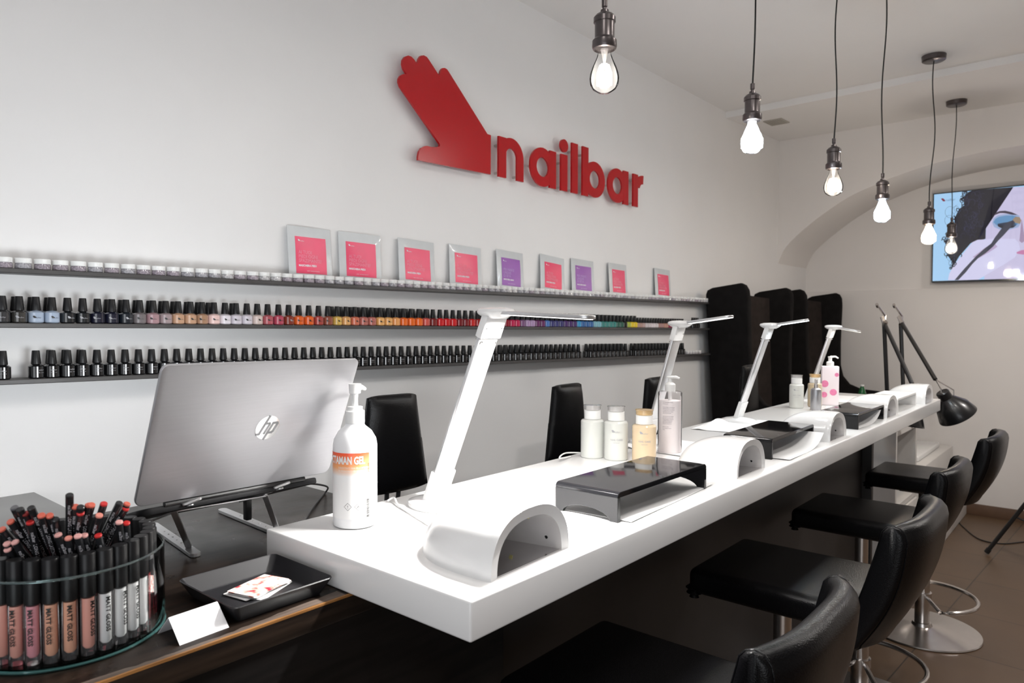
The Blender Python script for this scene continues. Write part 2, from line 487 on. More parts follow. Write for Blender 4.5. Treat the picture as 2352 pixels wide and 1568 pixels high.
h = MB(); spr(HAND, h); part('hand_emblem', h, REDSIGN, sg, smooth=20)
def disc(mbx, cx, cz, r, th=0.010, n=28): spr([(cx + r * cos(2 * pi * i / n), cz + r * sin(2 * pi * i / n)) for i in range(n)], mbx, th)
e = 0.0002
l = MB(); sbox(l, 2.318, 2.108, 2.368, 2.283); ring(l, 2.4025, 2.2045, 0.0845, 0.0385, 0, pi * 0.86, th=0.0098); sbox(l, 2.441, 2.108, 2.487, 2.206, th=0.0096)
part('letter', l, REDSIGN, sg)
l = MB(); ring(l, 2.628, 2.199, 0.093, 0.046, th=0.0098, sz=0.97); sbox(l, 2.682, 2.111, 2.731, 2.287); part('letter', l, REDSIGN, sg)
l = MB(); sbox(l, 2.771, 2.112, 2.823, 2.288); disc(l, 2.797, 2.330, 0.031); part('letter', l, REDSIGN, sg)
l = MB(); sbox(l, 2.860, 2.113, 2.910, 2.358); part('letter', l, REDSIGN, sg)
l = MB(); sbox(l, 2.952, 2.113, 3.003, 2.358); ring(l, 3.062, 2.207, 0.094, 0.046, th=0.0098, sz=0.97); part('letter', l, REDSIGN, sg)
l = MB(); ring(l, 3.278, 2.208, 0.094, 0.046, th=0.0098, sz=0.97); sbox(l, 3.339, 2.117, 3.390, 2.299); part('letter', l, REDSIGN, sg)
l = MB(); sbox(l, 3.440, 2.119, 3.492, 2.299); ring(l, 3.545, 2.220, 0.082, 0.034, radians(85), radians(165), th=0.0098, n=12); part('letter', l, REDSIGN, sg)
for x, z in ((2.34, 2.25), (2.34, 2.13), (2.464, 2.13), (2.575, 2.2), (2.70, 2.14), (2.797, 2.25), (2.797, 2.13), (2.885, 2.32), (2.885, 2.13), (2.977, 2.32), (2.977, 2.13), (3.10, 2.14), (3.20, 2.2), (3.36, 2.14), (3.466, 2.27), (3.466, 2.14), (2.24, 2.25), (2.24, 2.13), (1.9, 2.13), (1.85, 2.4), (1.95, 2.42), (2.05, 2.3)):
    part('standoff_pin', MB().tube([(x - LX, 0.010, z - LZ), (x - LX, YW - YS, z - LZ)], 0.006, 10), CHROME, sg)

# ================================================================== SHELVES
Y_F = 2.030
def shelf_z(k, x):
    if k == 1: return 1.606
    if k == 2: return 1.474 - 0.0092 * (x - 0.5)
    return 1.337 - 0.0165 * (x - 0.5)
SHELF_LABEL = {1: 'long dark grey wall shelf, the top one carrying white-lidded jars', 2: 'long dark grey wall shelf, the middle one carrying coloured polish', 3: 'long dark grey wall shelf, the lowest one carrying black bottles'}
for k in (1, 2, 3):
    X0, X1 = -0.6, 4.50
    s = MB()
    za, zb = shelf_z(k, X0), shelf_z(k, X1); th = 0.012
    s.prism([(X0, za), (X1, zb), (X1, zb - th), (X0, za - th)], lambda p: (p[0], Y_F, p[1]), lambda p: (p[0], YW, p[1]), r=0.0015, seg=1)
    o = solo('wall_shelf', s, SHELF, SHELF_LABEL[k], 'shelf', 'wall shelves')

# --- nail polish bottle, its parts share meshes between copies
def polish_proto(black=False, small=False):
    R = 0.0171; H = 0.030 if not black else 0.034
    b_ = MB().lathe([(0, 0), (R - 0.003, 0), (R, 0.003), (R, H - 0.004), (R - 0.004, H - 0.0005), (0.008, H + 0.001), (0.0075, H + 0.003), (0, H + 0.003)], 20)
    c_ = MB().lathe([(0.0108, H + 0.0015), (0.0110, H + 0.003), (0.0085, H + 0.034), (0.0078, H + 0.0355), (0, H + 0.0355)], 16)
    return b_, c_, R, H
PROTO = {}
def make_polish(name, label, group, m_body, kind='colour', logo='black'):
    black = kind == 'black'
    t = thing(name, label, 'nail polish', (0, 0, -5), group)
    key = ('mesh', black)
    if key not in PROTO:
        b_, c_, R, H = polish_proto(black)
        me_b = b_.mesh('glass_bottle', BLACKGLOSS if black else WHITE); me_c = c_.mesh('cap', CAPBLACK)
        pl = on_cyl(R, H * 0.45)
        lg = []
        if not black:
            e1 = hand_small(lambda x, y: pl(x * 0.0075 - 0.0065, y * 0.0075 + 0.002), INK, s=1.0)
            e2 = text_mesh('nailbar', 0.0042, INK, lambda x, y: pl(x - 0.0035, y - 0.0012))
            me_l = join_text([e1, e2], 'printed_logo', INK)
        else:
            e1 = text_mesh('nailbar', 0.0055, INK_W, lambda x, y: pl(x - 0.0070, y + 0.004))
            e2 = text_mesh('GEL 15 ml', 0.0034, INK_W, lambda x, y: pl(x - 0.0070, y - 0.002))
            me_l = join_text([e1, e2], 'printed_logo', INK_G)
        PROTO[key] = (me_b, me_c, me_l)
    me_b, me_c, me_l = PROTO[key]
    part('glass_bottle', mesh_with(me_b, m_body), None, t); part('cap', me_c, None, t)
    if logo:
        part('printed_logo', me_l if logo == 'black' or black else mesh_with(me_l, INK_G), None, t)
    return t

# colour along the middle shelf: (pixel x up to, colour, word)
CL = [(17, (.03, .03, .033), 'charcoal'), (45, (.035, .033, .03), 'charcoal'), (78, (.035, .033, .03), 'charcoal'), (140, (.34, .41, .52), 'pale blue'),
      (195, (.008, .010, .012), 'black'), (224, (.025, .035, .05), 'dark navy'), (285, (.008, .009, .022), 'dark navy'), (308, (.010, .014, .020), 'black'),
      (336, (.17, .15, .155), 'taupe grey'), (364, (.36, .22, .24), 'mauve pink'), (392, (.33, .26, .27), 'mauve pink'), (418, (.50, .30, .19), 'tan'), (442, (.50, .30, .19), 'tan'),
      (467, (.36, .21, .13), 'tan'), (489, (.26, .13, .10), 'brown'), (512, (.78, .55, .52), 'pale pink'), (536, (.74, .70, .75), 'white'), (582, (.60, .56, .62), 'pale lilac'),
      (604, (.62, .50, .46), 'beige'), (628, (.40, .09, .11), 'rose'), (651, (.42, .06, .10), 'rose'), (673, (.22, .035, .02), 'copper brown'), (711, (.72, .12, .02), 'metallic orange'),
      (732, (.38, .06, .05), 'copper brown'), (772, (.28, .08, .05), 'copper brown'), (790, (.65, .42, .10), 'gold'), (806, (.72, .38, .14), 'gold'), (824, (.62, .17, .10), 'coral'),
      (858, (.50, .16, .13), 'coral'), (906, (.80, .42, .14), 'gold'), (922, (.80, .36, .12), 'gold'), (966, (.82, .15, .02), 'orange'), (984, (.60, .10, .08), 'coral'),
      (998, (.20, .02, .02), 'dark red'), (1040, (.62, .015, .02), 'red'), (1070, (.20, .012, .018), 'dark red'), (1085, (.55, .02, .02), 'red'), (1110, (.35, .02, .02), 'dark red'),
      (1174, (.30, .012, .03), 'dark red'), (1198, (.52, .02, .09), 'crimson'), (1210, (.20, .10, .22), 'purple'), (1230, (.42, .28, .48), 'lilac'), (1252, (.14, .03, .12), 'plum'),
      (1264, (.08, .20, .52), 'blue'), (1290, (.05, .05, .18), 'navy purple'), (1318, (.07, .03, .14), 'navy purple'), (1332, (.05, .32, .60), 'bright blue'), (1356, (.04, .14, .36), 'bright blue'),
      (1378, (.22, .48, .56), 'pale teal'), (1410, (.05, .24, .22), 'teal green'), (1430, (.03, .11, .08), 'teal green'), (1438, (.01, .012, .01), 'black'), (1448, (.42, .48, .06), 'yellow'), (1461, (.80, .58, .03), 'yellow')]
SMALLC = [((.45, .28, .24), 'nude'), ((.5, .36, .34), 'nude'), ((.62, .55, .56), 'nude'), ((.70, .62, .64), 'nude'), ((.66, .60, .60), 'nude'), ((.42, .24, .22), 'nude'), ((.5, .26, .2), 'nude'),
          ((.30, .03, .08), 'berry'), ((.24, .03, .12), 'berry'), ((.5, .03, .04), 'berry'), ((.7, .04, .02), 'red')]
cmat = {}
def colmat(c):
    if c not in cmat: cmat[c] = mat('polish_%d' % len(cmat), c, 0.12, coat=0.8, vary=0.03)
    return cmat[c]
def px_of(X, Y, Z):
    v = Vector((X, Y, Z)) - EYE; t = v.dot(FW); return 1176 + F_PX * v.dot(RT) / t
# place the front row of the middle shelf
bp = {}
def drop_bottle(X, Y, k, col, word, row, tiny=False):
    if row == 'front':
        lab = '%s nail polish bottle with black cap in the front row of the middle shelf' % word
        grp = '%s polish bottles, middle shelf front row' % word
    else:
        lab = 'nail polish bottle in the back row of the middle shelf, black cap showing'
        grp = 'back row polish bottles on the middle shelf'
    if tiny:
        lab = 'small %s nail polish bottle near the far end of the middle shelf' % word
        grp = 'small %s bottles at the far end of the middle shelf' % word
    light = sum(col) > 0.35
    lg = 'black' if light else 'grey'
    key = (light,)
    px = px_of(X, Y, 1.45)
    if px > 900: lg = None
    bk = (lg, word, row, tiny)
    if (lg,) not in bp:
        bp[(lg,)] = make_polish('nail_polish_bottle', lab, grp, colmat(col), logo=lg)
        o = bp[(lg,)]
        o['label'] = lab; o['group'] = grp; o.location = (X, Y, shelf_z(k, X))
        o.rotation_euler = (0, 0, random.uniform(-.35, .35))
        if tiny: o.scale = (.8, .8, .86)
        return
    o = dup(bp[(lg,)], (X, Y, shelf_z(k, X)), random.uniform(-.35, .35), lab, grp, {'glass_bottle': colmat(col)}, scale=(.8, .8, .86) if tiny else (1, 1, 1))
X = 0.505
back_ranges = [(0, 140), (205, 222), (255, 330), (345, 500), (540, 560), (760, 1000), (1105, 1300), (1300, 1440)]
while X < 3.50:
    px = px_of(X, 2.05, 1.46)
    if px > 1461: break
    for lim, col, word in CL:
        if px <= lim: break
    if not (574 < px < 582):
        drop_bottle(X, 2.050 + random.uniform(-.001, .001), 2, col, word, 'front')
    if any(a <= px <= b2 for a, b2 in back_ranges):
        drop_bottle(X + 0.004 + random.uniform(-.004, .004), 2.0825, 2, col, word, 'back')
    X += 0.0352 if px < 600 else (0.0375 if px < 1000 else 0.0365)
i = 0
while X < 4.13:
    px = px_of(X, 2.05, 1.46)
    if px > 1572: break
    c, w = SMALLC[min(int((px - 1462) / 10), len(SMALLC) - 1)]
    drop_bottle(X, 2.052, 2, c, w, 'front', True); X += 0.030; i += 1
for X in (4.165, 4.198, 4.231): drop_bottle(X, 2.05, 2, (.01, .01, .01), 'black', 'front')

# say which one of its colour each bottle is, where a colour has only a few
ORD = ['first', 'second', 'third', 'fourth', 'fifth', 'sixth', 'seventh', 'eighth']
def ordinals(cat, tail, maxn=8):
    groups = {}
    for o in COL.objects:
        if o.parent is None and o.get('category') == cat: groups.setdefault(o['group'], []).append(o)
    for g_, os_ in groups.items():
        if 'back row' in g_ or 'back of' in g_ or len(os_) > maxn: continue
        os_.sort(key=lambda q: q.location.dot(RT) if cat != 'lip gloss' else q.location.dot(RT))
        w_ = os_[0]['label'].split(' ' + ('nail polish' if cat == 'nail polish' else 'lip gloss'))[0]
        for i_, o in enumerate(os_):
            o['label'] = tail % (w_, (ORD[i_] + ' of that colour from the left') if len(os_) > 1 else 'the only one of that colour')
ordinals('nail polish', '%s nail polish on the middle shelf, %s')

# lowest shelf: black gel bottles
bb = None; n_ = 0
X = 0.40
while X < 4.06:
    px = px_of(X, 2.055, 1.32)
    gap = 15 < px < 60 or 1328 < px < 1347 or 1441 < px < 1455
    if not gap:
        for row in ('front', 'back'):
            if row == 'back' and not (1150 < px or 85 < px < 215): continue
            lab = 'glossy black gel bottle in the front row of the lowest shelf' if row == 'front' else 'glossy black gel bottle in the back row of the lowest shelf'
            grp = 'black gel bottles, %s row of the lowest shelf' % row
            yy = 2.050 if row == 'front' else 2.083
            xx = X if row == 'front' else X + 0.006
            if bb is None:
                bb = make_polish('gel_bottle', lab, grp, BLACKGLOSS, 'black', 'black'); bb.location = (xx, yy, shelf_z(3, xx))
            else:
                dup(bb, (xx, yy, shelf_z(3, xx)), random.uniform(-.4, .4), lab, grp)
    X += 0.0348 if px < 900 else 0.0372

# far end of the lowest shelf: small clear pots
for i, X in enumerate((4.10, 4.14, 4.18, 4.22, 4.27)):
    t = thing('small_pot', 'little pale pot beyond the black bottles at the far end of the lowest shelf', 'pot', (X, 2.055, shelf_z(3, X)), 'little pots at the far end of the lowest shelf')
    part('pot_body', MB().lathe([(0, 0), (0.014, 0), (0.015, 0.002), (0.015, 0.012), (0, 0.012)], 16), mat('pale_pot', (.55, .53, .54), 0.3, vary=.03) if i == 0 else bpy.data.materials['pale_pot'], t)
    part('pot_lid', MB().lathe([(0.0155, 0.012), (0.0155, 0.019), (0, 0.020)], 16), WHITE_MATT, t)

# top shelf: glitter jars with white lids
JAR = [mat('glitter_jar_a', (.30, .295, .32), 0.12, coat=.6, vary=.45, vscale=260), mat('glitter_jar_b', (.42, .41, .42), 0.12, coat=.6, vary=.45, vscale=260), mat('glitter_jar_c', (.27, .235, .27), 0.12, coat=.6, vary=.45, vscale=260)]
t = thing('glitter_jar', 'small clear jar of glitter with a white lid in the row on the top shelf', 'jar', (0, 0, -5), 'white-lidded jars on the top shelf')
part('jar_body', MB().lathe([(0, 0), (0.0165, 0), (0.0180, 0.002), (0.0180, 0.011), (0.0165, 0.0135), (0.0165, 0.0150), (0, 0.0150)], 18), JAR[0], t)
part('lid', MB().lathe([(0.0178, 0.0142), (0.0182, 0.0150), (0.0182, 0.0255), (0.0170, 0.0268), (0, 0.0268)], 18), WHITE_MATT, t)
first = t; X = 0.47; k = 0
while X < 4.38:
    z = shelf_z(1, X); y = 2.052 + random.uniform(-.002, .002)
    if first is not None:
        jar0 = first; jar0.location = (X, y, z); first = None
    else:
        dup(jar0, (X, y, z), mats={'jar_body': random.choice(JAR)})
    px = px_of(X, 2.05, 1.6)
    X += 0.0405 if px < 820 else 0.0388
    if 338 < px < 349: X += 0.006

# sachets leaning on the wall behind the jars
SA = [(1.301, 1.456, 'p'), (1.504, 1.667, 'p'), (1.767, 1.946, 'p'), (2.043, 2.211, 'p'), (2.328, 2.502, 'v'), (2.633, 2.815, 'p'), (2.893, 3.073, 'v'), (3.228, 3.415, 'p'), (3.726, 3.915, 'p')]
WHERE = ['first from the left', 'second from the left', 'third from the left', 'just left of the first purple one', 'the left one of two purple sachets', 'between the two purple sachets', 'the right one of two purple sachets', 'second from the right', 'farthest right, near the armchairs']
SH = 0.190
def pouch(u, v, w, sd):
    ed = (1 - (2 * u - 1) ** 4) * (1 - (2 * v - 1) ** 4)
    wr = 0.0012 * sin(u * 9 + sd) * sin(v * 7 + sd * 2)
    return Vector(((u - .5) * w, -0.0042 * ed + wr * ed, v * SH))
for i, (xa, xb, kd) in enumerate(SA):
    w = min((xb - xa) + .018, 0.190); cx = (xa + xb) / 2 + .010
    colr = 'pink' if kd == 'p' else 'purple'
    t = thing('mask_sachet', 'silver sachet with %s label on the top shelf, %s' % (colr, WHERE[i]), 'sachet', (cx, 2.074, shelf_z(1, cx)), 'mask sachets on the top shelf')
    sd = i * 1.7
    # lean back a little and a slight sideways tilt
    t.rotation_euler = (radians(-4.5), radians([0, 1.0, 1.5, 2, 2, 4, 2, 1, 1.5][i]), radians([4, -5, 3, -3, 4, 0, -4, 3, 0][i] * .5))
    bk = MB().slab(lambda u, v: pouch(u, v, w, sd), 14, 14, lambda u, v: (0, 0.0015 + 0.005 * (1 - (2 * u - 1) ** 4) * (1 - (2 * v - 1) ** 4), 0))
    part('pouch', bk, POUCH, t, smooth=60)
    u0, u1, v0, v1 = 0.15, 0.86, 0.17, 0.82
    lb = MB().grid(lambda u, v: pouch(u0 + (u1 - u0) * u, v0 + (v1 - v0) * v, w, sd) + Vector((0, -0.0008, 0)), 10, 10)
    lab = part('label', lb, PINKLABEL if kd == 'p' else PURPLELABEL, t, label='%s printed label' % colr, smooth=60)
    def pp(x, y, w=w, sd=sd): return pouch(.5 + x / w, y / SH, w, sd) + Vector((0, -0.0016, 0))
    lx = (u0 - .5) * w + 0.010
    L = []
    lines = ('AI TUOI\nPIEDI OGNI\nSPAZIMANTE!', 'MASCHERA PIEDI') if kd == 'p' else ('PER MANI E\nUNGHIE\nDI SETA', 'MASCHERA MANI')
    L.append(text_mesh(lines[0], 0.0165, INK_P, lambda x, y: pp(lx + x * .9, y + 0.098), line=0.85))
    part('lettering', join_text(L, 'lettering', INK_P if kd == 'p' else mat('lilac_ink', (.55, .38, .70), .5, vary=.03) if i == 4 else (INK_P if kd == 'p' else bpy.data.materials['lilac_ink'])), None, lab)
    L = [text_mesh(lines[1], 0.0090, INK_W, lambda x, y: pp(lx + x, y + 0.056), bold=0.0004),
         hand_small(lambda x, y: pp(lx + 0.004 + x * 0.008, 0.143 + y * 0.008), INK_W), text_mesh('nailbar', 0.006, INK_W, lambda x, y: pp(lx + 0.009 + x, y + 0.139)),
         text_mesh('nailbar  maschera monouso', 0.0045, INK_W, lambda x, y: pp(lx + 0.03 + x, y + 0.040))]
    part('lettering', join_text(L, 'lettering', INK_W), None, lab)

# ================================================================== COUNTER AND DESK
ZT = 1.10
CX0, CX1, CY0, CY1 = 0.688, 4.043, 0.660, 1.178
ZB = 1.042
solo('bar_counter', MB().box(CX0, CY0, ZB, CX1, CY1, ZT, r=0.004, seg=3), COUNTER, 'long thick white manicure counter running from the desk towards the back of the salon', 'counter')
cbm = mat('dark_brown_panel', (0.010, 0.008, 0.0075), 0.5, vary=.2)
cbt = thing('counter_base', 'dark brown panel base carrying the white counter', 'counter base', (1.085, 1.00, 0))
part('rear_panel', MB().box(0, 0, 0.0, 2.90, .13, ZB - 0.0005, r=0.002), cbm, cbt)
part('end_panel', MB().box(2.905, -.045, 0.0, 2.945, .13, ZB - 0.0005, r=0.002), cbm, cbt)

# reception desk
dk = thing('reception_desk', 'dark stained wooden reception desk with a worn front edge, under the laptop', 'desk', (0, 0, 0))
ZD = ZB - 0.0005
DXR = 1.073
dt = MB().prism([(-0.7, 0.93), (DXR, 0.93), (DXR, 1.76), (-0.7, 1.76)], lambda p: (p[0], p[1], ZD), lambda p: (p[0], p[1], ZD - 0.038), r=0.002)
part('desk_top', dt, WOOD, dk, label='dark wooden top with rubbed patches')
# worn strip: irregular outline along the front edge
pts = []; X = -0.7
while X < DXR:
    pts.append((X, 0.9325 + abs(sin(X * 37) * 0.0006) + random.uniform(0, .0013))); X += 0.02
pts = [(-0.7, 0.9297)] + pts + [(DXR, 0.9322), (DXR, 0.9297)]
part('worn_edge', MB().prism(pts, lambda p: (p[0], p[1], ZD + 0.00025), lambda p: (p[0], p[1], ZD - 0.0035)), WOOD_WORN, dk, label='edge rubbed down to orange-brown wood', smooth=0)
pts = []; X = -0.7
while X < 0.684:
    pts.append((X, 0.947 + 0.008 * sin(X * 11) + random.uniform(0, .003))); X += 0.012
pts = [(-0.7, 0.9330)] + pts + [(0.684, 0.957), (0.684, 0.9330)]
part('rubbed_strip', MB().prism(pts, lambda p: (p[0], p[1], ZD + 0.00012), lambda p: (p[0], p[1], ZD - 0.0002)), WOOD_RUB, dk, smooth=0)
part('front_panel', MB().box(-0.7, 0.937, 0.0, DXR, 0.957, ZD - 0.0385), WOOD_FRONT, dk)
part('side_panel', MB().box(DXR - 0.02, 0.9575, 0.0, DXR, 1.75, ZD - 0.0385), WOOD_FRONT, dk)
part('back_panel', MB().box(-0.7, 1.70, 0.0, DXR - 0.021, 1.72, ZD - 0.0385), WOOD_FRONT, dk)
# side cabinet at the wall
sc = thing('side_cabinet', 'grey-topped low cabinet between the desk and the white wall, behind the pencils', 'cabinet')
part('cabinet_top', MB().box(-0.7, 1.765, 1.020, 0.578, 2.094, 1.043, r=0.002), GREYTOP, sc)
part('cabinet_body', MB().box(-0.69, 1.775, 0.0, 0.565, 2.09, 1.0195), WOOD_FRONT, sc)

# ================================================================== LAPTOP
ex = Vector((1.011, .041, -.0154)).normalized(); ey0 = Vector((.0208, -.3684, .9167)).normalized()
ez = ex.cross(ey0).normalized(); ey = ez.cross(ex)
if ez.y > 0: nb = -ez
else: nb = ez      # nb points to the camera side (-Y)
BL = Vector((0.4600, 1.1787, 1.1832))
lt = thing('laptop', 'open silver-grey laptop on a metal riser, lid facing the camera', 'laptop', BL)
LW, LH = 0.376, 0.248
def lidp(x, y, d): return ex * x + ey * y + nb * d
def rr_poly(w, h_, r, n=7, rb=None):
    P = []
    for cx, cy, a, q in ((w - r, h_ - r, 0, r), (r, h_ - r, 90, r), (rb or r, rb or r, 180, rb or r), (w - (rb or r), rb or r, 270, rb or r)):
        for i in range(n + 1):
            t_ = radians(a + 90 * i / n); P.append((cx + q * cos(t_), cy + q * sin(t_)))
    return P
lid = MB().prism(rr_poly(LW, LH, 0.012, rb=0.015), lambda p: lidp(p[0], p[1], 0.0), lambda p: lidp(p[0], p[1], -0.006), r=0.0018, seg=3)
lidp_o = part('lid', lid, LIDGREY, lt, label='brushed silver-grey lid')
scr = MB().prism(rr_poly(LW - 0.012, LH - 0.012, 0.008), lambda p: lidp(p[0] + .006, p[1] + .006, -0.0062), lambda p: lidp(p[0] + .006, p[1] + .006, -0.0068))
part('screen', scr, emis('laptop_screen_fill_glow', (.93, .97, 1), 19), lt, label='lit screen facing the wall')  # screen side is out of view; strong glow added to brighten the wall behind
# emblem disc and letters
cxl, cyl = 0.2085, 0.120; RL = 0.0232
dm = MB().prism([(cxl + RL * cos(2 * pi * i / 48), cyl + RL * sin(2 * pi * i / 48)) for i in range(48)], lambda p: lidp(p[0], p[1], 0.0006), lambda p: lidp(p[0], p[1], 0.0))
em = part('emblem', dm, mat('mirror_emblem', (.86, .86, .85), 0.12, metal=1.0, vary=.01), lidp_o, label='round mirror emblem with the letters hp')
lm = MB()
def stroke(P, w=0.0040):
    """thick polyline in emblem units (1 = radius)"""
    for a, b2 in zip(P[:-1], P[1:]):
        a = Vector(a); b2 = Vector(b2); d = (b2 - a).normalized(); nn = Vector((-d.y, d.x)) * (w / RL / 2); d2 = d * (w / RL * 0.35)
        q = [a - d2 + nn, b2 + d2 + nn, b2 + d2 - nn, a - d2 - nn]
        lm.prism([(v.x, v.y) for v in q], lambda p: lidp(cxl + p[0] * RL, cyl + p[1] * RL, 0.0011), lambda p: lidp(cxl + p[0] * RL, cyl + p[1] * RL, 0.0005))
sl = 0.42
def S(x, y): return (x + sl * y, y)
stroke([S(-.42, -.48), S(-.42, .97)]); stroke([S(-.42, .36), S(-.06, .36), S(0, .26), S(0, -.48)]); stroke([S(-.62, -.50), S(-.45, -.50)])
stroke([S(.26, -.97), S(.26, .36), S(.62, .36), S(.68, .28), S(.68, -.34), S(.60, -.44), S(.26, -.44)])
part('letters', lm, mat('emblem_letters', (.22, .22, .23), 0.45, metal=.4, vary=.01), em)
# keyboard deck, hinge high at the back and front edge low towards the wall
base_dir = Vector((0.01, 0.93, -0.27)).normalized()
bx = ex; bn = bx.cross(base_dir).normalized()
if bn.z < 0: bn = -bn
def bp_(x, y, d): return bx * x + base_dir * y + bn * d
dk0 = -0.004
deck = MB().prism(rr_poly(LW - 0.030, 0.245, 0.020), lambda p: bp_(p[0] + .010, p[1] + 0.004, dk0), lambda p: bp_(p[0] + .010, p[1] + 0.004, dk0 - 0.012), r=0.003, seg=2)
dob = part('keyboard_deck', deck, mat('dark_laptop_base', (.008, .008, .009), .55, spec=.2, vary=.1), lt, label='dark underside and keyboard deck')
part('hinge', MB().tube([ex * 0.05 + Vector((0, .004, -.004)), ex * 0.32 + Vector((0, .004, -.004))], 0.005, 10), BLACK, lt)

# folding laptop riser
rs = thing('laptop_riser', 'folding silver metal laptop riser standing on the dark desk', 'laptop stand', (0.62, 1.30, ZD))
RO = Vector((0.62, 1.30, ZD))
def bar(a, b2, w, h_, mbx=None, rnd=True):
    """flat bar from a to b with rounded ends, w wide, h_ thick, lying flat as far as its slope allows"""
    m_ = mbx or MB()
    a = Vector(a) - RO; b2 = Vector(b2) - RO; d = (b2 - a); L = d.length; d.normalize()
    sd_ = d.cross(Vector((0, 0, 1))).normalized(); up_ = sd_.cross(d).normalized()
    P = []
    for i in range(9): t_ = -pi / 2 + pi * i / 8; P.append((L + w / 2 * cos(t_), w / 2 * sin(t_)))
    for i in range(9): t_ = pi / 2 + pi * i / 8; P.append((w / 2 * cos(t_), w / 2 * sin(t_)))
    m_.prism(P, lambda p: a + d * p[0] + sd_ * p[1] + up_ * h_ / 2, lambda p: a + d * p[0] + sd_ * p[1] - up_ * h_ / 2, r=0.0006, seg=1)
    return m_
f1a = hitz(448, 1272, ZD + .004); f1b = hitz(352, 1206, ZD + .004)
f2a = hitz(660, 1232, ZD + .004); f2b = hitz(512, 1172, ZD + .004)
hk1 = hity(446, 1147, 1.176); hk2 = hity(652, 1110, 1.180)
pv1 = hity(399, 1174, 1.225); pv2 = hity(609, 1138, 1.225)
cen = hity(535, 1160, 1.36); cen.z = ZD
ae1 = hity(347, 1196, 1.30); ae2 = hity(556, 1150, 1.30)
for fa, fb, hk, pv, ae in ((f1a, f1b, hk1, pv1, ae1), (f2a, f2b, hk2, pv2, ae2)):
    ft = part('foot', bar(fa, fb, 0.020, 0.007), SILVER, rs)
    for i in range(5):
        p = Vector(fa).lerp(Vector(fb), 0.30 + i * 0.10) - RO
        part('stud', MB().lathe([(0, 0.0034), (0.002, 0.0034), (0.0016, 0.0045), (0, 0.0045)], 8, (p.x, p.y, p.z)), STEEL, ft)
    part('strut', bar(Vector(fa).lerp(Vector(fb), 0.14) + Vector((0, 0, .006)), pv, 0.011, 0.004), SILVER, rs)
    ar = bar(hk + Vector((-.004, .006, -.010)), ae, 0.012, 0.003)
    arm_o = part('arm', ar, SILVER, rs)
    hm = bar(hk + Vector((-.014, .004, -.0055)), hk + Vector((.006, -.004, .0005)), 0.009, 0.0035)
    part('hook', hm, SILVER, arm_o)
part('centre_block', MB().box(cen.x - RO.x - 0.006, cen.y - RO.y - 0.064, 0.045, cen.x - RO.x + 0.006, cen.y - RO.y - 0.050, 0.105, r=0.002), BLACK, rs)
part('cross_bar', bar(pv1, pv2, .007, .003), SILVER, rs)
part('cross_bar', MB().tube([pv1 - RO + Vector((0, .01, -.006)), (pv1 * .5 + pv2 * .5) - RO + Vector((-.02, .07, .010)), pv2 - RO + Vector((-.03, .03, 0))], 0.0018, 8), STEEL, rs)
# power cable
cb = [hity(*q) for q in ((700, 1110, 1.40), (730, 1112, 1.42), (752, 1118, 1.46))]
cb.append(hitz(748, 1130, ZD + .003) + Vector((0, 0, 0))); cb += [hitz(720, 1165, ZD + .003), hitz(690, 1215, ZD + .003)]
def smooth_path(P, n=8):
    P = [Vector(p) for p in P]; out = []
    for i in range(len(P) - 1):
        p0 = P[max(i - 1, 0)]; p1 = P[i]; p2 = P[i + 1]; p3 = P[min(i + 2, len(P) - 1)]
        for k in range(n):
            t_ = k / n
            out.append(0.5 * (2 * p1 + (p2 - p0) * t_ + (2 * p0 - 5 * p1 + 4 * p2 - p3) * t_ ** 2 + (3 * p1 - p0 - 3 * p2 + p3) * t_ ** 3))
    out.append(P[-1]); return out
solo('power_cable', MB().tube(smooth_path(cb), 0.0022, 8), BLACK, 'thin black power cable leaving the laptop and looping down to the desk', 'cable')

# ================================================================== TRAY, CARDS
TC = Vector((0.589, 1.038, ZD))
def rrect(cx, cy, hx, hy, r, n=6):
    P = []
    for sx_, sy_, a in ((1, 1, 0), (-1, 1, 90), (-1, -1, 180), (1, -1, 270)):
        for i in range(n + 1):
            t_ = radians(a + 90 * i / n); P.append((cx + sx_ * (hx - r) + r * cos(t_), cy + sy_ * (hy - r) + r * sin(t_)))
    return P
t = thing('tray', 'shallow black rectangular tray with sloping sides on the desk beside the white counter', 'tray', TC, rz=radians(0))
prof = [(0.0, 0.0, 0.004), (0.069, 0.0, 0.004), (0.0715, 0.002, 0.006), (0.0855, 0.027, 0.010), (0.0845, 0.0285, 0.010), (0.0830, 0.0275, 0.010), (0.069, 0.0055, 0.006), (0.066, 0.004, 0.004)]
tb = bmesh.new(); rings = []
for hx, z, r in prof[1:]:
    rings.append([tb.verts.new((p[0], p[1], z)) for p in rrect(0, 0, hx, hx + 0.003, r)])
for A, B in zip(rings[:-1], rings[1:]):
    for i in range(len(A)): tb.faces.new((A[i], A[(i + 1) % len(A)], B[(i + 1) % len(A)], B[i]))
tb.faces.new(rings[0][::-1]); tb.faces.new(rings[-1])
bmesh.ops.recalc_face_normals(tb, faces=tb.faces)
tm = MB(); tm._add(tb); part('tray_body', tm, mat('black_ceramic', (.013, .013, .015), .33, coat=.1, vary=.1), t)
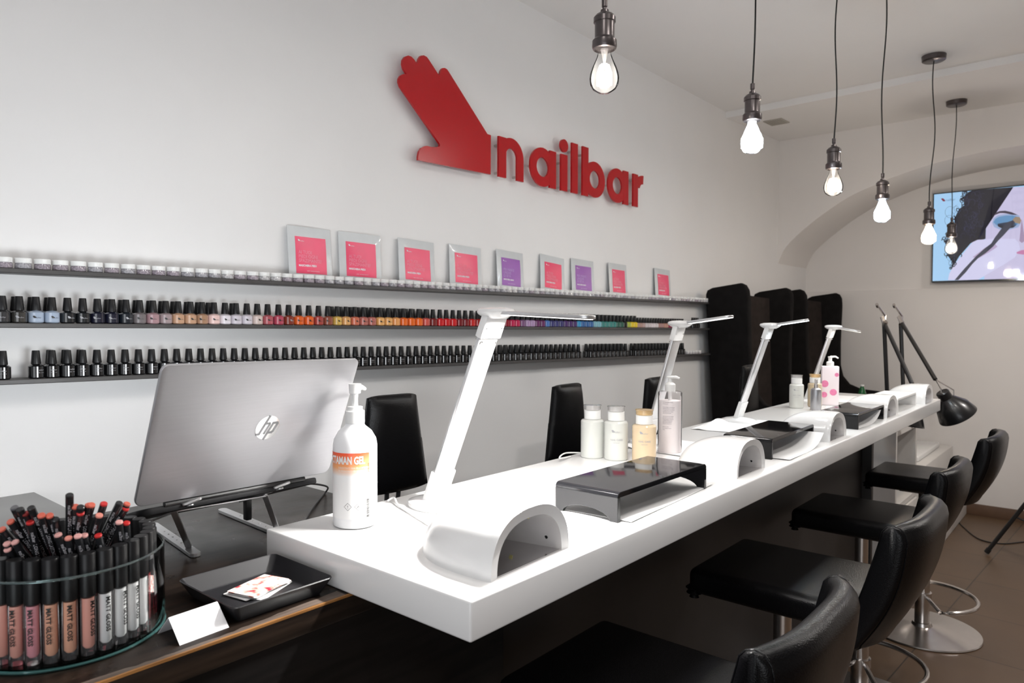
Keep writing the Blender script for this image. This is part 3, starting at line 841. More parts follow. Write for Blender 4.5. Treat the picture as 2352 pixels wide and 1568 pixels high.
# stack of printed cards
flor = mat('flower_print', (.85, .80, .80), .35)
nt = flor.node_tree; n = nt.nodes
tcx = n.new('ShaderNodeTexCoord'); vz = n.new('ShaderNodeTexNoise'); vz.inputs['Scale'].default_value = 55; vz.inputs['Detail'].default_value = 3
crx = n.new('ShaderNodeValToRGB'); crx.color_ramp.elements[0].position = .36; crx.color_ramp.elements[0].color = (.45, .03, .06, 1)
crx.color_ramp.elements[1].position = .52; crx.color_ramp.elements[1].color = (.88, .82, .80, 1)
e3 = crx.color_ramp.elements.new(.44); e3.color = (.80, .42, .34, 1)
nt.links.new(tcx.outputs['Object'], vz.inputs['Vector']); nt.links.new(vz.outputs['Fac'], crx.inputs[0]); nt.links.new(crx.outputs[0], n['Principled BSDF'].inputs['Base Color'])
POS = ['at the bottom of the stack', 'second from the bottom of the stack', 'third from the bottom of the stack', 'third from the top of the stack', 'second from the top of the stack', 'on top of the stack']
for i in range(6):
    ang = radians(17 + [9, -6, 4, 2, -3, 0][i])
    c = MB().prism(rrect(0, 0, 0.0415, 0.027, 0.0025, 3), lambda p: (p[0], p[1], 0), lambda p: (p[0], p[1], 0.0009))
    solo('business_card', c, flor if i > 3 else PAPER, 'printed card in the black tray, ' + POS[i], 'card', 'cards in the tray',
         (TC.x + 0.010 + [.006, -.004, 0.003, .001, .002, 0][i], TC.y + 0.010 + [-.004, .003, .002, 0, -.002, 0][i], ZD + 0.0041 + i * 0.0014), ang)
# folded white card
q0 = hitz(413, 1483, ZD); q1 = hitz(526, 1441, ZD)
dx = (q1 - q0); dn = Vector((-dx.y, dx.x, 0)).normalized()
fw = 0.030; fh = 0.030
r0 = q0 + dn * fw + Vector((0, 0, fh)); r1 = q1 + dn * fw + Vector((0, 0, fh)); s0 = q0 + dn * fw * 2; s1 = q1 + dn * fw * 2
tt = Vector((0, 0, 0.0006))
c = MB().slab(lambda u, v: (q0.lerp(q1, u).lerp(r0.lerp(r1, u), v)) - q0, 1, 4, lambda u, v: tt)
c.slab(lambda u, v: (s0.lerp(s1, u).lerp(r0.lerp(r1, u), v)) - q0, 1, 4, lambda u, v: tt)
solo('tent_card', c, mat('bright_card', (.90, .90, .92), .6, vary=.01), 'small blank white folded card standing on the front edge of the desk', 'card', loc=q0 + Vector((0, 0, 0.0003)))

# ================================================================== GLASS BOWL OF LIP GLOSS AND PENCILS
BC = Vector((0.3464, 1.1082, ZD)); BR = 0.120; BZ = 0.115
t = thing('glass_bowl', 'round clear glass bowl full of lip gloss tubes and pencils at the desk corner', 'bowl', BC)
part('bowl_wall', MB().lathe([(BR - .004, .0), (BR - .001, .001), (BR, .004), (BR, BZ - .002), (BR - .002, BZ), (BR - .004, BZ - .002), (BR - .004, .006)], 72), GLASS, t)
part('bowl_bottom', MB().lathe([(0, .0005), (BR - .004, .0005), (BR - .004, .006), (0, .006)], 72), clear_mat('bowl_bottom_glass', (.85, .95, .94)), t)
part('rim', MB().tube([(BR * .984 * cos(2 * pi * i / 72), BR * .984 * sin(2 * pi * i / 72), BZ) for i in range(72)], 0.0017, 8, closed=True), clear_mat('rim_glass', (.80, .93, .93), haze=.07, haze_color=(.7, .85, .86)), t)
part('base_edge', MB().tube([(BR * .99 * cos(2 * pi * i / 72), BR * .99 * sin(2 * pi * i / 72), .0032) for i in range(72)], 0.0022, 8, closed=True), GLASS_EDGE, t)

# gloss tubes
NG = 31; RG = 0.1005
def gloss_proto():
    t = thing('lip_gloss', 'x lip gloss', 'lip gloss', (0, 0, -5), 'back row proto')
    part('tube', MB().lathe([(0, 0), (.0088, 0), (.0095, .0012), (.0095, .074), (.007, .0755), (0, .0755)], 18, sx=1, sy=.92), PLASTIC_CLEAR, t)
    part('gloss_fill', MB().lathe([(0, .008), (.0048, .0085), (.0072, .012), (.0072, .074), (0, .074)], 14), WHITE, t)
    part('cap', MB().lathe([(.0092, .0760), (.0100, .0765), (.0100, .1310), (.0094, .1322), (0, .1322)], 18, sx=1, sy=.92), CAPBLACK, t)
    pl = lambda x, y: (0.0098 * cos(-pi / 2 + (y - .0015) / .0098), 0.0092 * sin(-pi / 2 + (y - .0015) / .0098), 0.071 - x)
    me = text_mesh('MATT GLOSS', 0.0078, INK, pl, bold=0.0002, subdiv=1)
    part('lettering', me, None, t)
    return t
gp = gloss_proto()
GC = {'rose pink': (.95, .42, .42), 'dusty pink': (.92, .38, .44), 'peach': (.97, .50, .33), 'salmon': (.97, .46, .37), 'clear': (.95, .95, .95), 'dark red': (.38, .02, .03), 'cherry': (.60, .05, .09)}
gmat = {k: mat('gloss_' + k.replace(' ', '_'), v, .25, coat=.3, vary=.03) for k, v in GC.items()}
view_dir = math.atan2(-BC.y, -BC.x)
# order by angle from front (towards the camera), going counter-clockwise = to the right in the picture
def gl_name(k):
    # k steps to the right of the tube at the far left of the frame
    seq = {-3: 'dusty pink', -2: 'rose pink', -1: 'salmon', 0: 'salmon', 1: 'dusty pink', 2: 'peach', 3: 'peach', 4: 'salmon', 5: 'clear', 6: 'clear', 7: 'clear', 8: 'clear', 9: 'dark red', 10: 'dark red', 11: 'cherry'}
    return seq.get(k)
for k in range(NG):
    a = view_dir + radians(-38.0) + 2 * pi * k / NG + radians(3)
    kk = k if k < NG - 6 else k - NG
    nm = gl_name(kk) or ('clear' if k % 3 == 0 else 'cherry')
    pos = BC + Vector((RG * cos(a), RG * sin(a), 0.0066))
    side = 'front' if -4 <= kk <= 11 else 'back'
    if side == 'front': lab = '%s lip gloss tube with a long black cap in the front curve of the glass bowl' % nm; grp = '%s lip glosses, front of the glass bowl' % nm
    else: lab = 'lip gloss in the back curve of the glass bowl, only its black cap showing'; grp = 'lip glosses along the back of the glass bowl'
    m2 = gmat[nm]
    o = dup(gp, pos, a + pi / 2 + random.uniform(-.25, .25), lab, grp, {'gloss_fill': m2})
    lean = random.uniform(.0, .02)
ordinals('lip gloss', '%s lip gloss at the bowl front, %s')
for ch in list(gp.children): bpy.data.objects.remove(ch)
bpy.data.objects.remove(gp)

# pencils: tip pixel (on a 0-1312 blow-up of the corner), height of tip, end colour
PEN = [(105, 242, 1.262, 'grey'), (148, 256, 1.262, 'black'), (190, 285, 1.250, 'dark red'), (232, 245, 1.262, 'black'), (310, 300, 1.235, 'coral'), (372, 302, 1.235, 'coral'),
       (75, 347, 1.235, 'coral'), (225, 352, 1.235, 'red'), (10, 405, 1.225, 'coral'), (50, 512, 1.212, 'pale pink'), (110, 500, 1.212, 'pale pink'), (55, 556, 1.205, 'pale pink'),
       (435, 445, 1.225, 'pale pink'), (515, 470, 1.225, 'salmon'), (585, 455, 1.225, 'pale pink'), (632, 450, 1.225, 'pale pink'), (524, 148, 1.285, 'black'), (568, 234, 1.252, 'coral'),
       (608, 282, 1.250, 'red'), (690, 222, 1.262, 'coral'), (785, 212, 1.262, 'red'), (750, 300, 1.245, 'salmon'), (738, 450, 1.222, 'red'), (902, 208, 1.258, 'black'),
       (952, 248, 1.250, 'red'), (897, 350, 1.235, 'pale pink'), (952, 357, 1.235, 'red'), (608, 238, 1.262, 'black'), (960, 213, 1.262, 'coral'), (415, 330, 1.235, 'black'), (670, 222, 1.262, 'coral')]
PCOL = {'grey': (.12, .12, .13), 'black': (.02, .02, .022), 'dark red': (.25, .02, .02), 'coral': (.70, .14, .09), 'red': (.62, .03, .03), 'pale pink': (.85, .45, .42), 'salmon': (.80, .30, .24)}
pm = {k: mat('pencil_end_' + k.replace(' ', '_'), v, .3, coat=.3, vary=.02) for k, v in PCOL.items()}
PENBODY = mat('pencil_barrel', (.018, .019, .022), .25, coat=.3, vary=.1)
WORDS = ['leaning left', 'upright', 'leaning right', 'leaning towards the viewer']
for i, (bx_, by_, z, cn) in enumerate(PEN):
    px, py = bx_ / 3.28, 1090 + by_ / 3.28
    tip = hitz(px, py, z)
    off = Vector((tip.x - BC.x, tip.y - BC.y, 0))
    if off.length > 0.10:
        # keep the tip inside the glass ring along its own sight line
        lo = z
        for _ in range(60):
            lo += 0.002 if (tip - EYE).length > (BC - EYE).length else -0.002
            tip = hitz(px, py, lo); off = Vector((tip.x - BC.x, tip.y - BC.y, 0))
            if off.length < 0.095: break
    kf = random.uniform(-.45, -.05)
    foot = Vector((off.x * kf, off.y * kf, 0))
    if cn in ('pale pink', 'salmon', 'red') and by_ > 340:
        foot = Vector((off.x, off.y, 0)) + Vector((FW.x, FW.y, 0)) * random.uniform(.05, .075) + RT * random.uniform(-.02, .02)
    if foot.length > .075: foot *= .075 / foot.length
    foot = BC + Vector((foot.x, foot.y, .0125))
    d = (tip - foot); L = d.length; d.normalize()
    sidew = 'left' if d.dot(RT) < -.12 else ('right' if d.dot(RT) > .12 else 'upright')
    depth = 'far' if off.dot(FW) > 0.02 else 'near'
    txt = {'left': 'leaning left', 'right': 'leaning right', 'upright': 'standing almost upright'}[sidew]
    lab = 'pencil with %s end, %s, %s half of the bowl' % (cn, txt, depth)
    t = thing('makeup_pencil', lab, 'pencil', foot, lab.replace('pencil with', 'pencils with'))
    if i == 16: t['label'] = 'tallest black make-up pencil rising upright above all others in the glass bowl'; del t['group']
    t.rotation_mode = 'QUATERNION'; t.rotation_quaternion = d.to_track_quat('Z', 'Y')
    part('barrel', MB().lathe([(0, 0), (.0040, 0), (.0047, .004), (.0047, L - .0028), (0, L - .0028)], 14), PENBODY, t)
    part('coloured_end', MB().lathe([(.0046, L - .0027), (.0046, L - .0008), (.0038, L), (0, L)], 14), pm[cn], t)
    a_up = random.uniform(0, 6.28)
    tv = (EYE - foot); lv = t.rotation_quaternion.inverted() @ tv; a_up = math.atan2(lv.y, lv.x)
    me = text_mesh('nailbar  LONG LASTING', 0.0058, INK_W, lambda x, y, L=L, a=a_up: (.0049 * cos(a + (y - .002) / .0049), .0049 * sin(a + (y - .002) / .0049), L - .014 - x))
    part('lettering', me, None, t)

pg_ = {}
for o in COL.objects:
    if o.get('category') == 'pencil' and o.get('group'): pg_.setdefault(o['group'], []).append(o)
for os_ in pg_.values():
    if len(os_) < 2: continue
    def tipx(o):
        p = o.location + o.rotation_quaternion @ Vector((0, 0, .13)) - EYE
        return p.dot(RT) / p.dot(FW)
    os_.sort(key=tipx)
    for i_, o in enumerate(os_): o['label'] = o['label'] + ', ' + ORD[min(i_, 7)] + ' from the left'

# ================================================================== GEL BOTTLE
GB = Vector((0.813, 1.078, ZT))
va = math.atan2(-GB.y, -GB.x)       # towards the camera
t = thing('sanitizer_bottle', 'tall white pump bottle with an orange-topped TAMAN GEL label on the counter end', 'pump bottle', GB, rz=va + pi / 2)
R = 0.0405
part('bottle', MB().lathe([(0, 0), (R - .006, 0), (R - .001, .003), (R, .008), (R, .150), (R - .002, .162), (R - .010, .176), (R - .022, .186), (.0175, .189), (.0165, .192), (.0165, .196), (0, .196)], 48),
     mat('white_hdpe', (.84, .84, .85), .32, coat=.2, vary=.01), t)
pu = part('pump', MB().lathe([(.0168, .190), (.0178, .191), (.0178, .213), (.0150, .214), (.0140, .216), (.0140, .221), (.0055, .222), (.0055, .240), (0.0062, .241), (.0062, .245), (.0105, .246), (.0112, .262), (.0118, .2635), (0, .2640)], 28), WHITE_MATT, t)
part('spout', MB().tube([(.004, -.004, .254), (.012, .020, .255), (.018, .040, .250)], [.0055, .0048, .0038], 12), WHITE_MATT, pu)
def cyl_patch(R_, a0, a1, z0, z1, off, nz=1, n=24):
    return MB().grid(lambda u, v: ((R_ + off) * cos(a0 + (a1 - a0) * u), (R_ + off) * sin(a0 + (a1 - a0) * u), z0 + (z1 - z0) * v), n, nz)
gm = mat('orange_fade_label', (.8, .2, .05), .35)
nt = gm.node_tree; n = nt.nodes
tcx = n.new('ShaderNodeTexCoord'); sx = n.new('ShaderNodeSeparateXYZ'); mr = n.new('ShaderNodeMapRange')
mr.inputs['From Min'].default_value = .098; mr.inputs['From Max'].default_value = .141
cr2 = n.new('ShaderNodeValToRGB'); cr2.color_ramp.elements[0].position = 0; cr2.color_ramp.elements[0].color = (.86, .85, .84, 1)
cr2.color_ramp.elements[1].position = 1; cr2.color_ramp.elements[1].color = (.82, .07, .025, 1)
ee = cr2.color_ramp.elements.new(.35); ee.color = (.85, .40, .16, 1)
nt.links.new(tcx.outputs['Object'], sx.inputs[0]); nt.links.new(sx.outputs[2], mr.inputs['Value']); nt.links.new(mr.outputs[0], cr2.inputs[0]); nt.links.new(cr2.outputs[0], n['Principled BSDF'].inputs['Base Color'])
A0, A1 = -pi / 2 - 1.75, -pi / 2 + .66
lb = part('label', cyl_patch(R, A0, A1, .020, .1405, .0005, 24, 40), gm, t, label='white label with orange top band')
pl = on_cyl(R, 0, .0011)
L = [text_mesh('OCTAMAN GEL', 0.0190, WHITE_MATT, lambda x, y: pl(x * .60 + .0175, y + .1210), align='RIGHT', bold=.0007, subdiv=1),
     text_mesh('DISINFETTANTE MANI PELLE INTEGRA', 0.0050, WHITE_MATT, lambda x, y: pl(x * .66 - .0325, y + .1120), subdiv=0),
     text_mesh('GEL IDROALCOLICO PER USO ESTERNO', 0.0042, WHITE_MATT, lambda x, y: pl(x * .70 - .0325, y + .1070), subdiv=0)]
part('lettering', join_text(L, 'lettering', WHITE_MATT), None, lb, label='white capitals')
L = [text_mesh('500 ml', 0.0062, INK, lambda x, y: pl(.0230 + y, .104 + x)),
     text_mesh('!', 0.0075, INK, lambda x, y: pl(x - .0145, .0405 + y)), text_mesh('^', 0.0095, INK, lambda x, y: pl(x + .0030, .0385 + y))]
bmx = MB()
for cx_ in (-.0135, .0055):
    for (dx_, dy_) in ((-1, -1), (1, -1), (-1, 1), (1, 1)):
        pa = (cx_ + dx_ * .0072, .0432); pb = (cx_, .0432 + dy_ * .0072)
        q = [Vector(pl(*pa)), Vector(pl(*pb)), Vector(pl(pb[0], pb[1] - dy_ * .0007)), Vector(pl(pa[0] - dx_ * .0007, pa[1]))]
        bmx.quad(*q)
zz = .022
while zz < .056:
    hgt = random.choice((.0005, .0008, .0012))
    bmx.quad(pl(.0205, zz), pl(.0262, zz), pl(.0262, zz + hgt), pl(.0205, zz + hgt)); zz += hgt + random.choice((.0006, .0009))
L.append(bmx.mesh('b', INK, 0))
part('lettering', join_text(L, 'lettering', INK), None, lb, label='hazard diamonds, bar code and small print')

# ================================================================== CLEAR REMOVER BOTTLES
def remover(label, loc, m_body, m_fill, m_lid, R=.0325, H=.106, fill=.075, text=True, rz=0, group=None):
    t = thing('remover_bottle', label, 'bottle', loc, group, rz=rz)
    part('bottle', MB().lathe([(0, 0), (R - .003, 0), (R, .003), (R, H - .004), (R - .003, H), (.021, H + .002), (.020, H + .006), (0, H + .006)], 32), m_body, t)
    part('liquid', MB().lathe([(0, .003), (R - .004, .003), (R - .0025, .006), (R - .0025, fill), (0, fill)], 28), m_fill, t)
    part('collar', MB().lathe([(.0228, H + .0025), (.0228, H + .026), (.020, H + .027), (0, H + .027)], 28), WHITE_MATT, t)
    part('flip_lid', MB().lathe([(.0210, H + .0275), (.0230, H + .029), (.0230, H + .039), (.0250, H + .0395), (.0250, H + .041), (0, H + .0415)], 28), m_lid, t)
    if text:
        pl = on_cyl(R, 0, .0005)
        L = [hand_small(lambda x, y: pl(x * .009 - .008, y * .009 + .082), INK_G), text_mesh('nailbar', .0055, INK_G, lambda x, y: pl(x - .004, y + .078)),
             text_mesh('NAIL CARE', .0068, INK_G, lambda x, y: pl(x - .0155, y + .056), bold=.0001), text_mesh('remover', .0050, INK_G, lambda x, y: pl(x - .008, y + .049))]
        part('lettering', join_text(L, 'lettering', INK_G), None, t)
    return t
LIQ = mat('milky_liquid', (.86, .87, .84), .3, vary=.01); LIQO = mat('orange_liquid', (.88, .62, .36), .3, vary=.01)
LIDC = clear_mat('lid_plastic', (.85, .83, .82), haze=.35, haze_color=(.93, .92, .91)); LIDO = clear_mat('lid_plastic_orange', (.95, .78, .5), haze=.5, haze_color=(.85, .62, .35))
face = lambda v: math.atan2(-v.y, -v.x) + pi / 2
p1 = Vector((1.655, 1.115, ZT)); remover('clear remover bottle, leftmost of three on the near part of the counter', p1, FROST, LIQ, LIDC, text=False, rz=face(p1))
p1 = Vector((1.672, 1.048, ZT)); remover('clear remover bottle with open lid, between a clear and an orange one', p1, FROST, LIQ, LIDC, rz=face(p1))
p1 = Vector((1.698, .975, ZT)); remover('orange-tinted remover bottle standing against the tall pink pump bottle', p1, FROST_O, LIQO, LIDO, H=.100, fill=.070, rz=face(p1))

def pump_bottle(label, loc, R, H, m_shell, m_fill, fill, rz, square=False):
    t = thing('pump_bottle', label, 'pump bottle', loc, rz=rz)
    part('bottle', MB().lathe([(0, 0), (R - .002, 0), (R, .002), (R, H - .003), (R - .003, H), (.013, H + .001), (.013, H + .004), (0, H + .004)], 4 if square else 36, a0=pi / 4 if square else 0, a1=2 * pi + (pi / 4 if square else 0)), m_shell, t, smooth=30)
    part('liquid', MB().lathe([(0, .002), (R - .003, .002), (R - .003, fill), (0, fill)], 4 if square else 32, a0=pi / 4 if square else 0, a1=2 * pi + (pi / 4 if square else 0)), m_fill, t, smooth=30)
    pu = part('pump', MB().lathe([(.0145, H + .001), (.0150, H + .002), (.0150, H + .020), (.012, H + .024), (.0085, H + .026), (.0065, H + .027), (.0062, H + .038), (.0100, H + .040), (.0105, H + .043), (0, H + .044)], 22), WHITE_MATT, t)
    part('spout', MB().tube([(.0, .0, H + .0415), (.018, .0, H + .042), (.026, .0, H + .038)], [.004, .0035, .003], 10), WHITE_MATT, pu)
    if fill < H - .01: part('dip_tube', MB().tube([(0, 0, fill), (0, 0, H)], .0055, 10), WHITE_MATT, t)
    return t
p1 = Vector((1.862, .985, ZT))
PINKL = mat('pale_pink_lotion', (.97, .92, .92), .3, vary=.02)
t = pump_bottle('tall clear pump bottle of pale pink lotion behind the nearest black riser', p1, .0345, .178, clear_mat('clear_pet', (.985, .975, .98), haze=.10, haze_color=(.96, .93, .94), ior=1.15), PINKL, .152, face(p1) + 0.0)
pl = on_cyl(.0345, 0, .0006)
L = []
for zt, ws in ((.148, ['POST TREATMENT LOTION', 'per mani e piedi']), (.134, ['idrata e protegge la pelle dopo ogni', 'trattamento, lascia le mani morbide', 'e le unghie curate, si assorbe subito', 'senza ungere, profumo delicato', 'adatta a tutti i tipi di pelle']),
               (.108, ['acqua, glicerina, olio di mandorle', 'burro di karite, estratto di rosa', 'vitamina E, profumo, conservanti', 'uso esterno, evitare gli occhi', 'tenere lontano dai bambini', 'conservare in luogo fresco']), (.078, ['distribuito in Italia', 'lotto e scadenza sul fondo', '500 ml'])):
    for i, w_ in enumerate(ws): L.append(text_mesh(w_, .0034, INK, lambda x, y, i=i, zt=zt: pl(x * .70 - .021, zt - .0042 * i + y)))
part('lettering', join_text(L, 'lettering', mat('violet_grey_ink', (.10, .08, .12), .5, vary=.03)), None, t, label='violet-grey small print block')

# second bottle group by the far lamp
p1 = Vector((3.200, 1.075, ZT)); q = remover('cream translucent remover bottle behind the silver spray bottle', p1, FROST, mat('cream_liquid', (.62, .56, .44), .35, vary=.02), LIDC, R=.030, H=.105, rz=face(p1))
p1 = Vector((3.305, 1.030, ZT)); q = remover('amber remover bottle between the silver spray bottle and the pink-spotted one', p1, clear_mat('amber_shell', (.9, .8, .6), haze=.7, haze_color=(.72, .60, .42)), mat('amber_liquid', (.66, .42, .16), .35, vary=.02), LIDO, R=.030, H=.105, fill=.055, rz=face(p1))
p1 = Vector((3.175, .985, ZT))
t = thing('spray_bottle', 'slim brushed silver spray bottle in front of the cream and amber bottles', 'spray bottle', p1)
part('bottle', MB().lathe([(0, 0), (.0215, 0), (.0225, .002), (.0225, .080), (.020, .090), (.012, .096), (0, .096)], 28), mat('brushed_aluminium', (.42, .42, .44), .35, metal=.9, vary=.03), t)
part('spray_head', MB().lathe([(.0085, .0965), (.0085, .112), (.006, .113), (.006, .132), (.004, .134), (0, .134)], 18), CHROME, t)
p1 = Vector((3.420, 1.000, ZT))
SPOTS = mat('pink_white_square_bottle', (.80, .72, .76), .3, vary=.02)
t = thing('pump_bottle', 'square white and pink-spotted pump bottle in front of the far desk lamp', 'pump bottle', p1, rz=face(p1) + .12)
part('bottle', MB().box(-.036, -.022, 0, .036, .022, .178, r=.003), SPOTS, t)
pu = part('pump', MB().lathe([(.016, .1785), (.016, .196), (.012, .199), (.008, .200), (.008, .216), (.010, .217), (.010, .222), (0, .222)], 20), WHITE_MATT, t)
part('spout', MB().tube([(0, 0, .220), (.022, 0, .2215), (.034, 0, .214)], [.0045, .004, .003], 10), WHITE_MATT, pu)
sp = MB()
for cx_, cz_, r_ in ((-.024, .098, .016), (.012, .060, .015), (-.026, .048, .013), (.026, .140, .009)):
    P = [(max(-.0355, min(.0355, cx_ + r_ * cos(2 * pi * i / 24))), cz_ + r_ * sin(2 * pi * i / 24)) for i in range(24)]
    sp.prism(P, lambda p: (p[0], -.0224, p[1]), lambda p: (p[0], -.0221, p[1]))
part('printed_spots', sp, mat('rose_spots', (.72, .20, .38), .35, vary=.15, vscale=60), t, label='rose pink printed spots')

# ================================================================== UV NAIL LAMPS
def uv_lamp(label, loc, rz=0.0, scale=1.0, face_m=None):
    """opening faces -Y; width along X; origin at centre of the front foot line"""
    t = thing('nail_lamp', label, 'nail lamp', loc, 'white arched nail curing lamps', rz)
    W, Hh, D, wl_ = 0.100, 0.094, 0.20, 0.020
    def arc(a, w, h_):          # superellipse arch, a in 0..pi
        c_, s_ = cos(a), sin(a); e_ = 0.82
        return (w * (abs(c_) ** e_) * (1 if c_ >= 0 else -1), h_ * (abs(s_) ** e_))
    def outer(u, v):
        a = pi * u
        k = 1.0
        if v < .06: k = 1 - .035 * (1 - v / .06) ** 2
        if v > .22: k = sqrt(max(0.004, 1 - ((v - .22) / .78) ** 2.3 * .995))
        x, z = arc(a, W * (k * .9 + .1 if v > .22 else k), Hh * k)
        return (x, D * v, z)
    part('housing', MB().grid(outer, 36, 22).grid(lambda u, v: (lambda A, B: (A[0] + (B[0] - A[0]) * v, 0.0 + 0.003 * v, A[1] + (B[1] - A[1]) * v))(arc(pi * u, W * .965, Hh * .965), arc(pi * u, W - wl_, Hh - wl_ * 1.0)), 36, 2), WHITE, t, smooth=50)
    # inside: liner narrows towards a flat back wall
    def inner(u, v):
        x, z = arc(pi * u, (W - wl_) * (1 - .30 * v), (Hh - wl_) * (1 - .12 * v)); return (x, .003 + .145 * v, z)
    ln = part('inner_liner', MB().grid(inner, 30, 6).grid(lambda u, v: (lambda A: (A[0] * v, .148, A[1] * v))(arc(pi * u, (W - wl_) * .70, (Hh - wl_) * .88)), 30, 2), LINER, t, smooth=50)
    part('base_plate', MB().box(-W + wl_ + .002, .004, .0008, W - wl_ - .002, .147, .0022), MIRROR, t, label='polished metal base plate')
    for k in range(7):
        u = .12 + .76 * k / 6; v = .35 if k % 2 else .62
        x, y, z = inner(u, v)
        nrm = Vector((-x, 0, -z)).normalized()
        o_ = MB().box(-.0032, -.0032, 0, .0032, .0032, .0012, mtx=Matrix.Translation(Vector((x, y, z)) + nrm * .0004) @ nrm.to_track_quat('Z', 'Y').to_matrix().to_4x4())
        part('led', o_, LEDM, ln, label='small yellow diode')
    o_ = MB().tube([(W - wl_ - .006, .030, .018), (W - wl_ - .0035, .030, .0185)], .003, 10); part('sensor', o_, BLACK, ln, label='black sensor dot')
    part('button', MB().box(-.010, .045, Hh - .0030, .010, .056, Hh + .0006, r=.001, seg=1), mat('button_grey', (.45, .45, .46), .4, vary=.03) if 'button_grey' not in bpy.data.materials else bpy.data.materials['button_grey'], t)
    return t
LEDM = mat('yellow_diode', (.75, .70, .25), .3, vary=.02)
u0 = uv_lamp('white arched nail lamp nearest the camera, at the overlit end of the counter', (0.860, 0.690, ZT), radians(2))
u0.scale = (1.05, 1.02, 1.0)
spots = [((1.738, .692), 'white arched nail lamp between the first and second black risers'), ((2.437, .684), 'white arched nail lamp between the second and third black risers'),
         ((3.168, .684), 'white arched nail lamp beyond the third black riser'), ((3.822, .670), 'white arched nail lamp at the far end of the counter, beside the black reading lamp')]
for (x, y), lab in spots:
    dup(u0, (x, y, ZT), 0.0, lab, scale=(.93, .95, .93))

# ================================================================== HAND REST RISERS
def riser(label, x0, x1, y0, y1, m, rz=0, arch_cut=True, h_=.0575):
    cx_, cy_ = (x0 + x1) / 2, (y0 + y1) / 2
    t = thing('hand_rest', label, 'hand rest', (cx_, cy_, ZT), 'hand rest bridges on the counter', rz)
    w = (x1 - x0) / 2; d = (y1 - y0) / 2; th = .0095; r = .010
    P = []                       # profile in XZ with rounded outer bends
    for i in range(7): a = pi - pi / 2 * i / 6; P.append((-w + r + r * cos(a), h_ - r + r * sin(a)))
    for i in range(7): a = pi / 2 - pi / 2 * i / 6; P.append((w - r + r * cos(a), h_ - r + r * sin(a)))
    P += [(w, h_ - r - .0005), (w - th, h_ - r - .0005), (w - th, h_ - th), (-w + th, h_ - th), (-w + th, h_ - r - .0005), (-w, h_ - r - .0005)]
    part('top_board', MB().prism(P, lambda p: (p[0], -d, p[1]), lambda p: (p[0], d, p[1]), r=.0008, seg=1), m, t, smooth=30)
    zt = h_ - r - .0006
    for sx_ in (-1, 1):
        Q = [(-d, zt), (-d, 0), (-d + .018, 0)]
        if arch_cut:
            for i in range(1, 12): a = pi * i / 12; Q.append((-cos(a) * (d - .018), sin(a) * .020))
        Q += [(d - .018, 0), (d, 0), (d, zt)]
        xa_, xb_ = (-w, -w + th) if sx_ < 0 else (w - th, w)
        part('leg', MB().prism(Q, lambda p: (xa_, p[0], p[1]), lambda p: (xb_, p[0], p[1]), r=.0006, seg=1), ACRYLIC_M if m is ACRYLIC and sx_ < 0 else m, t, smooth=30)
    return t
riser('glossy black bridge-shaped hand rest nearest the camera', 1.140, 1.512, .708, .856, ACRYLIC, radians(-.5))
riser('glossy black hand rest, second from the camera, papers curling under it', 1.945, 2.322, .722, .862, ACRYLIC, radians(1), False)
riser('black hand rest with a greyish reflection, third from the camera', 2.690, 3.055, .690, .822, ACRYLIC, 0, False)
riser('white hand rest between the two farthest nail lamps', 3.330, 3.690, .700, .830, WHITE_MATT, 0, False)

# papers / towels on the counter
def sheet(label, cx_, cy_, w, d, rz, curl=0.0, curl_side=1, seed=0, z0=0.0004, fold=0.0):
    rs_ = random.Random(seed); ph = rs_.random() * 6
    def f(u, v):
        x = (u - .5) * w; y = (v - .5) * d
        e_ = max(0, (u - .55) / .45) if curl_side > 0 else max(0, (.45 - u) / .45)
        z = z0 + .0012 * (1 + sin(u * 7 + ph) * sin(v * 5 + ph)) + curl * e_ ** 2.2 + fold * math.exp(-((v - .85) / .08) ** 2) * (.5 + .5 * sin(u * 8 + ph))
        return (x - curl * .4 * e_ ** 3 * curl_side, y, z)
    return solo('paper_towel', MB().slab(f, 18, 14, lambda u, v: (0, 0, .0006)), PAPER, label, 'paper towel', 'white paper towels on the counter', (cx_, cy_, ZT), rz, smooth=60)
sheet('white paper towel spread under the nearest black hand rest', 1.35, .82, .40, .24, .05, seed=1)
sheet('white paper towel lying behind the nearest nail lamp and desk lamp', 1.20, 1.02, .30, .26, .1, seed=2, fold=.006)
sheet('white paper sheet curling up under the second black hand rest', 2.13, .79, .34, .22, .03, curl=.035, seed=3)
sheet('white paper towel between the tall pink pump bottle and the second hand rest', 1.95, 1.02, .24, .26, -.1, seed=4, fold=.008)
sheet('crumpled white cloth around the foot of the third desk lamp', 2.50, 1.06, .36, .20, .1, seed=5, fold=.016)
sheet('white paper sheet curling up under the third black hand rest', 2.86, .79, .32, .20, 0, curl=.038, seed=6)
sheet('white paper towel beside the pink-spotted bottle', 3.72, 1.02, .34, .22, .05, seed=8)

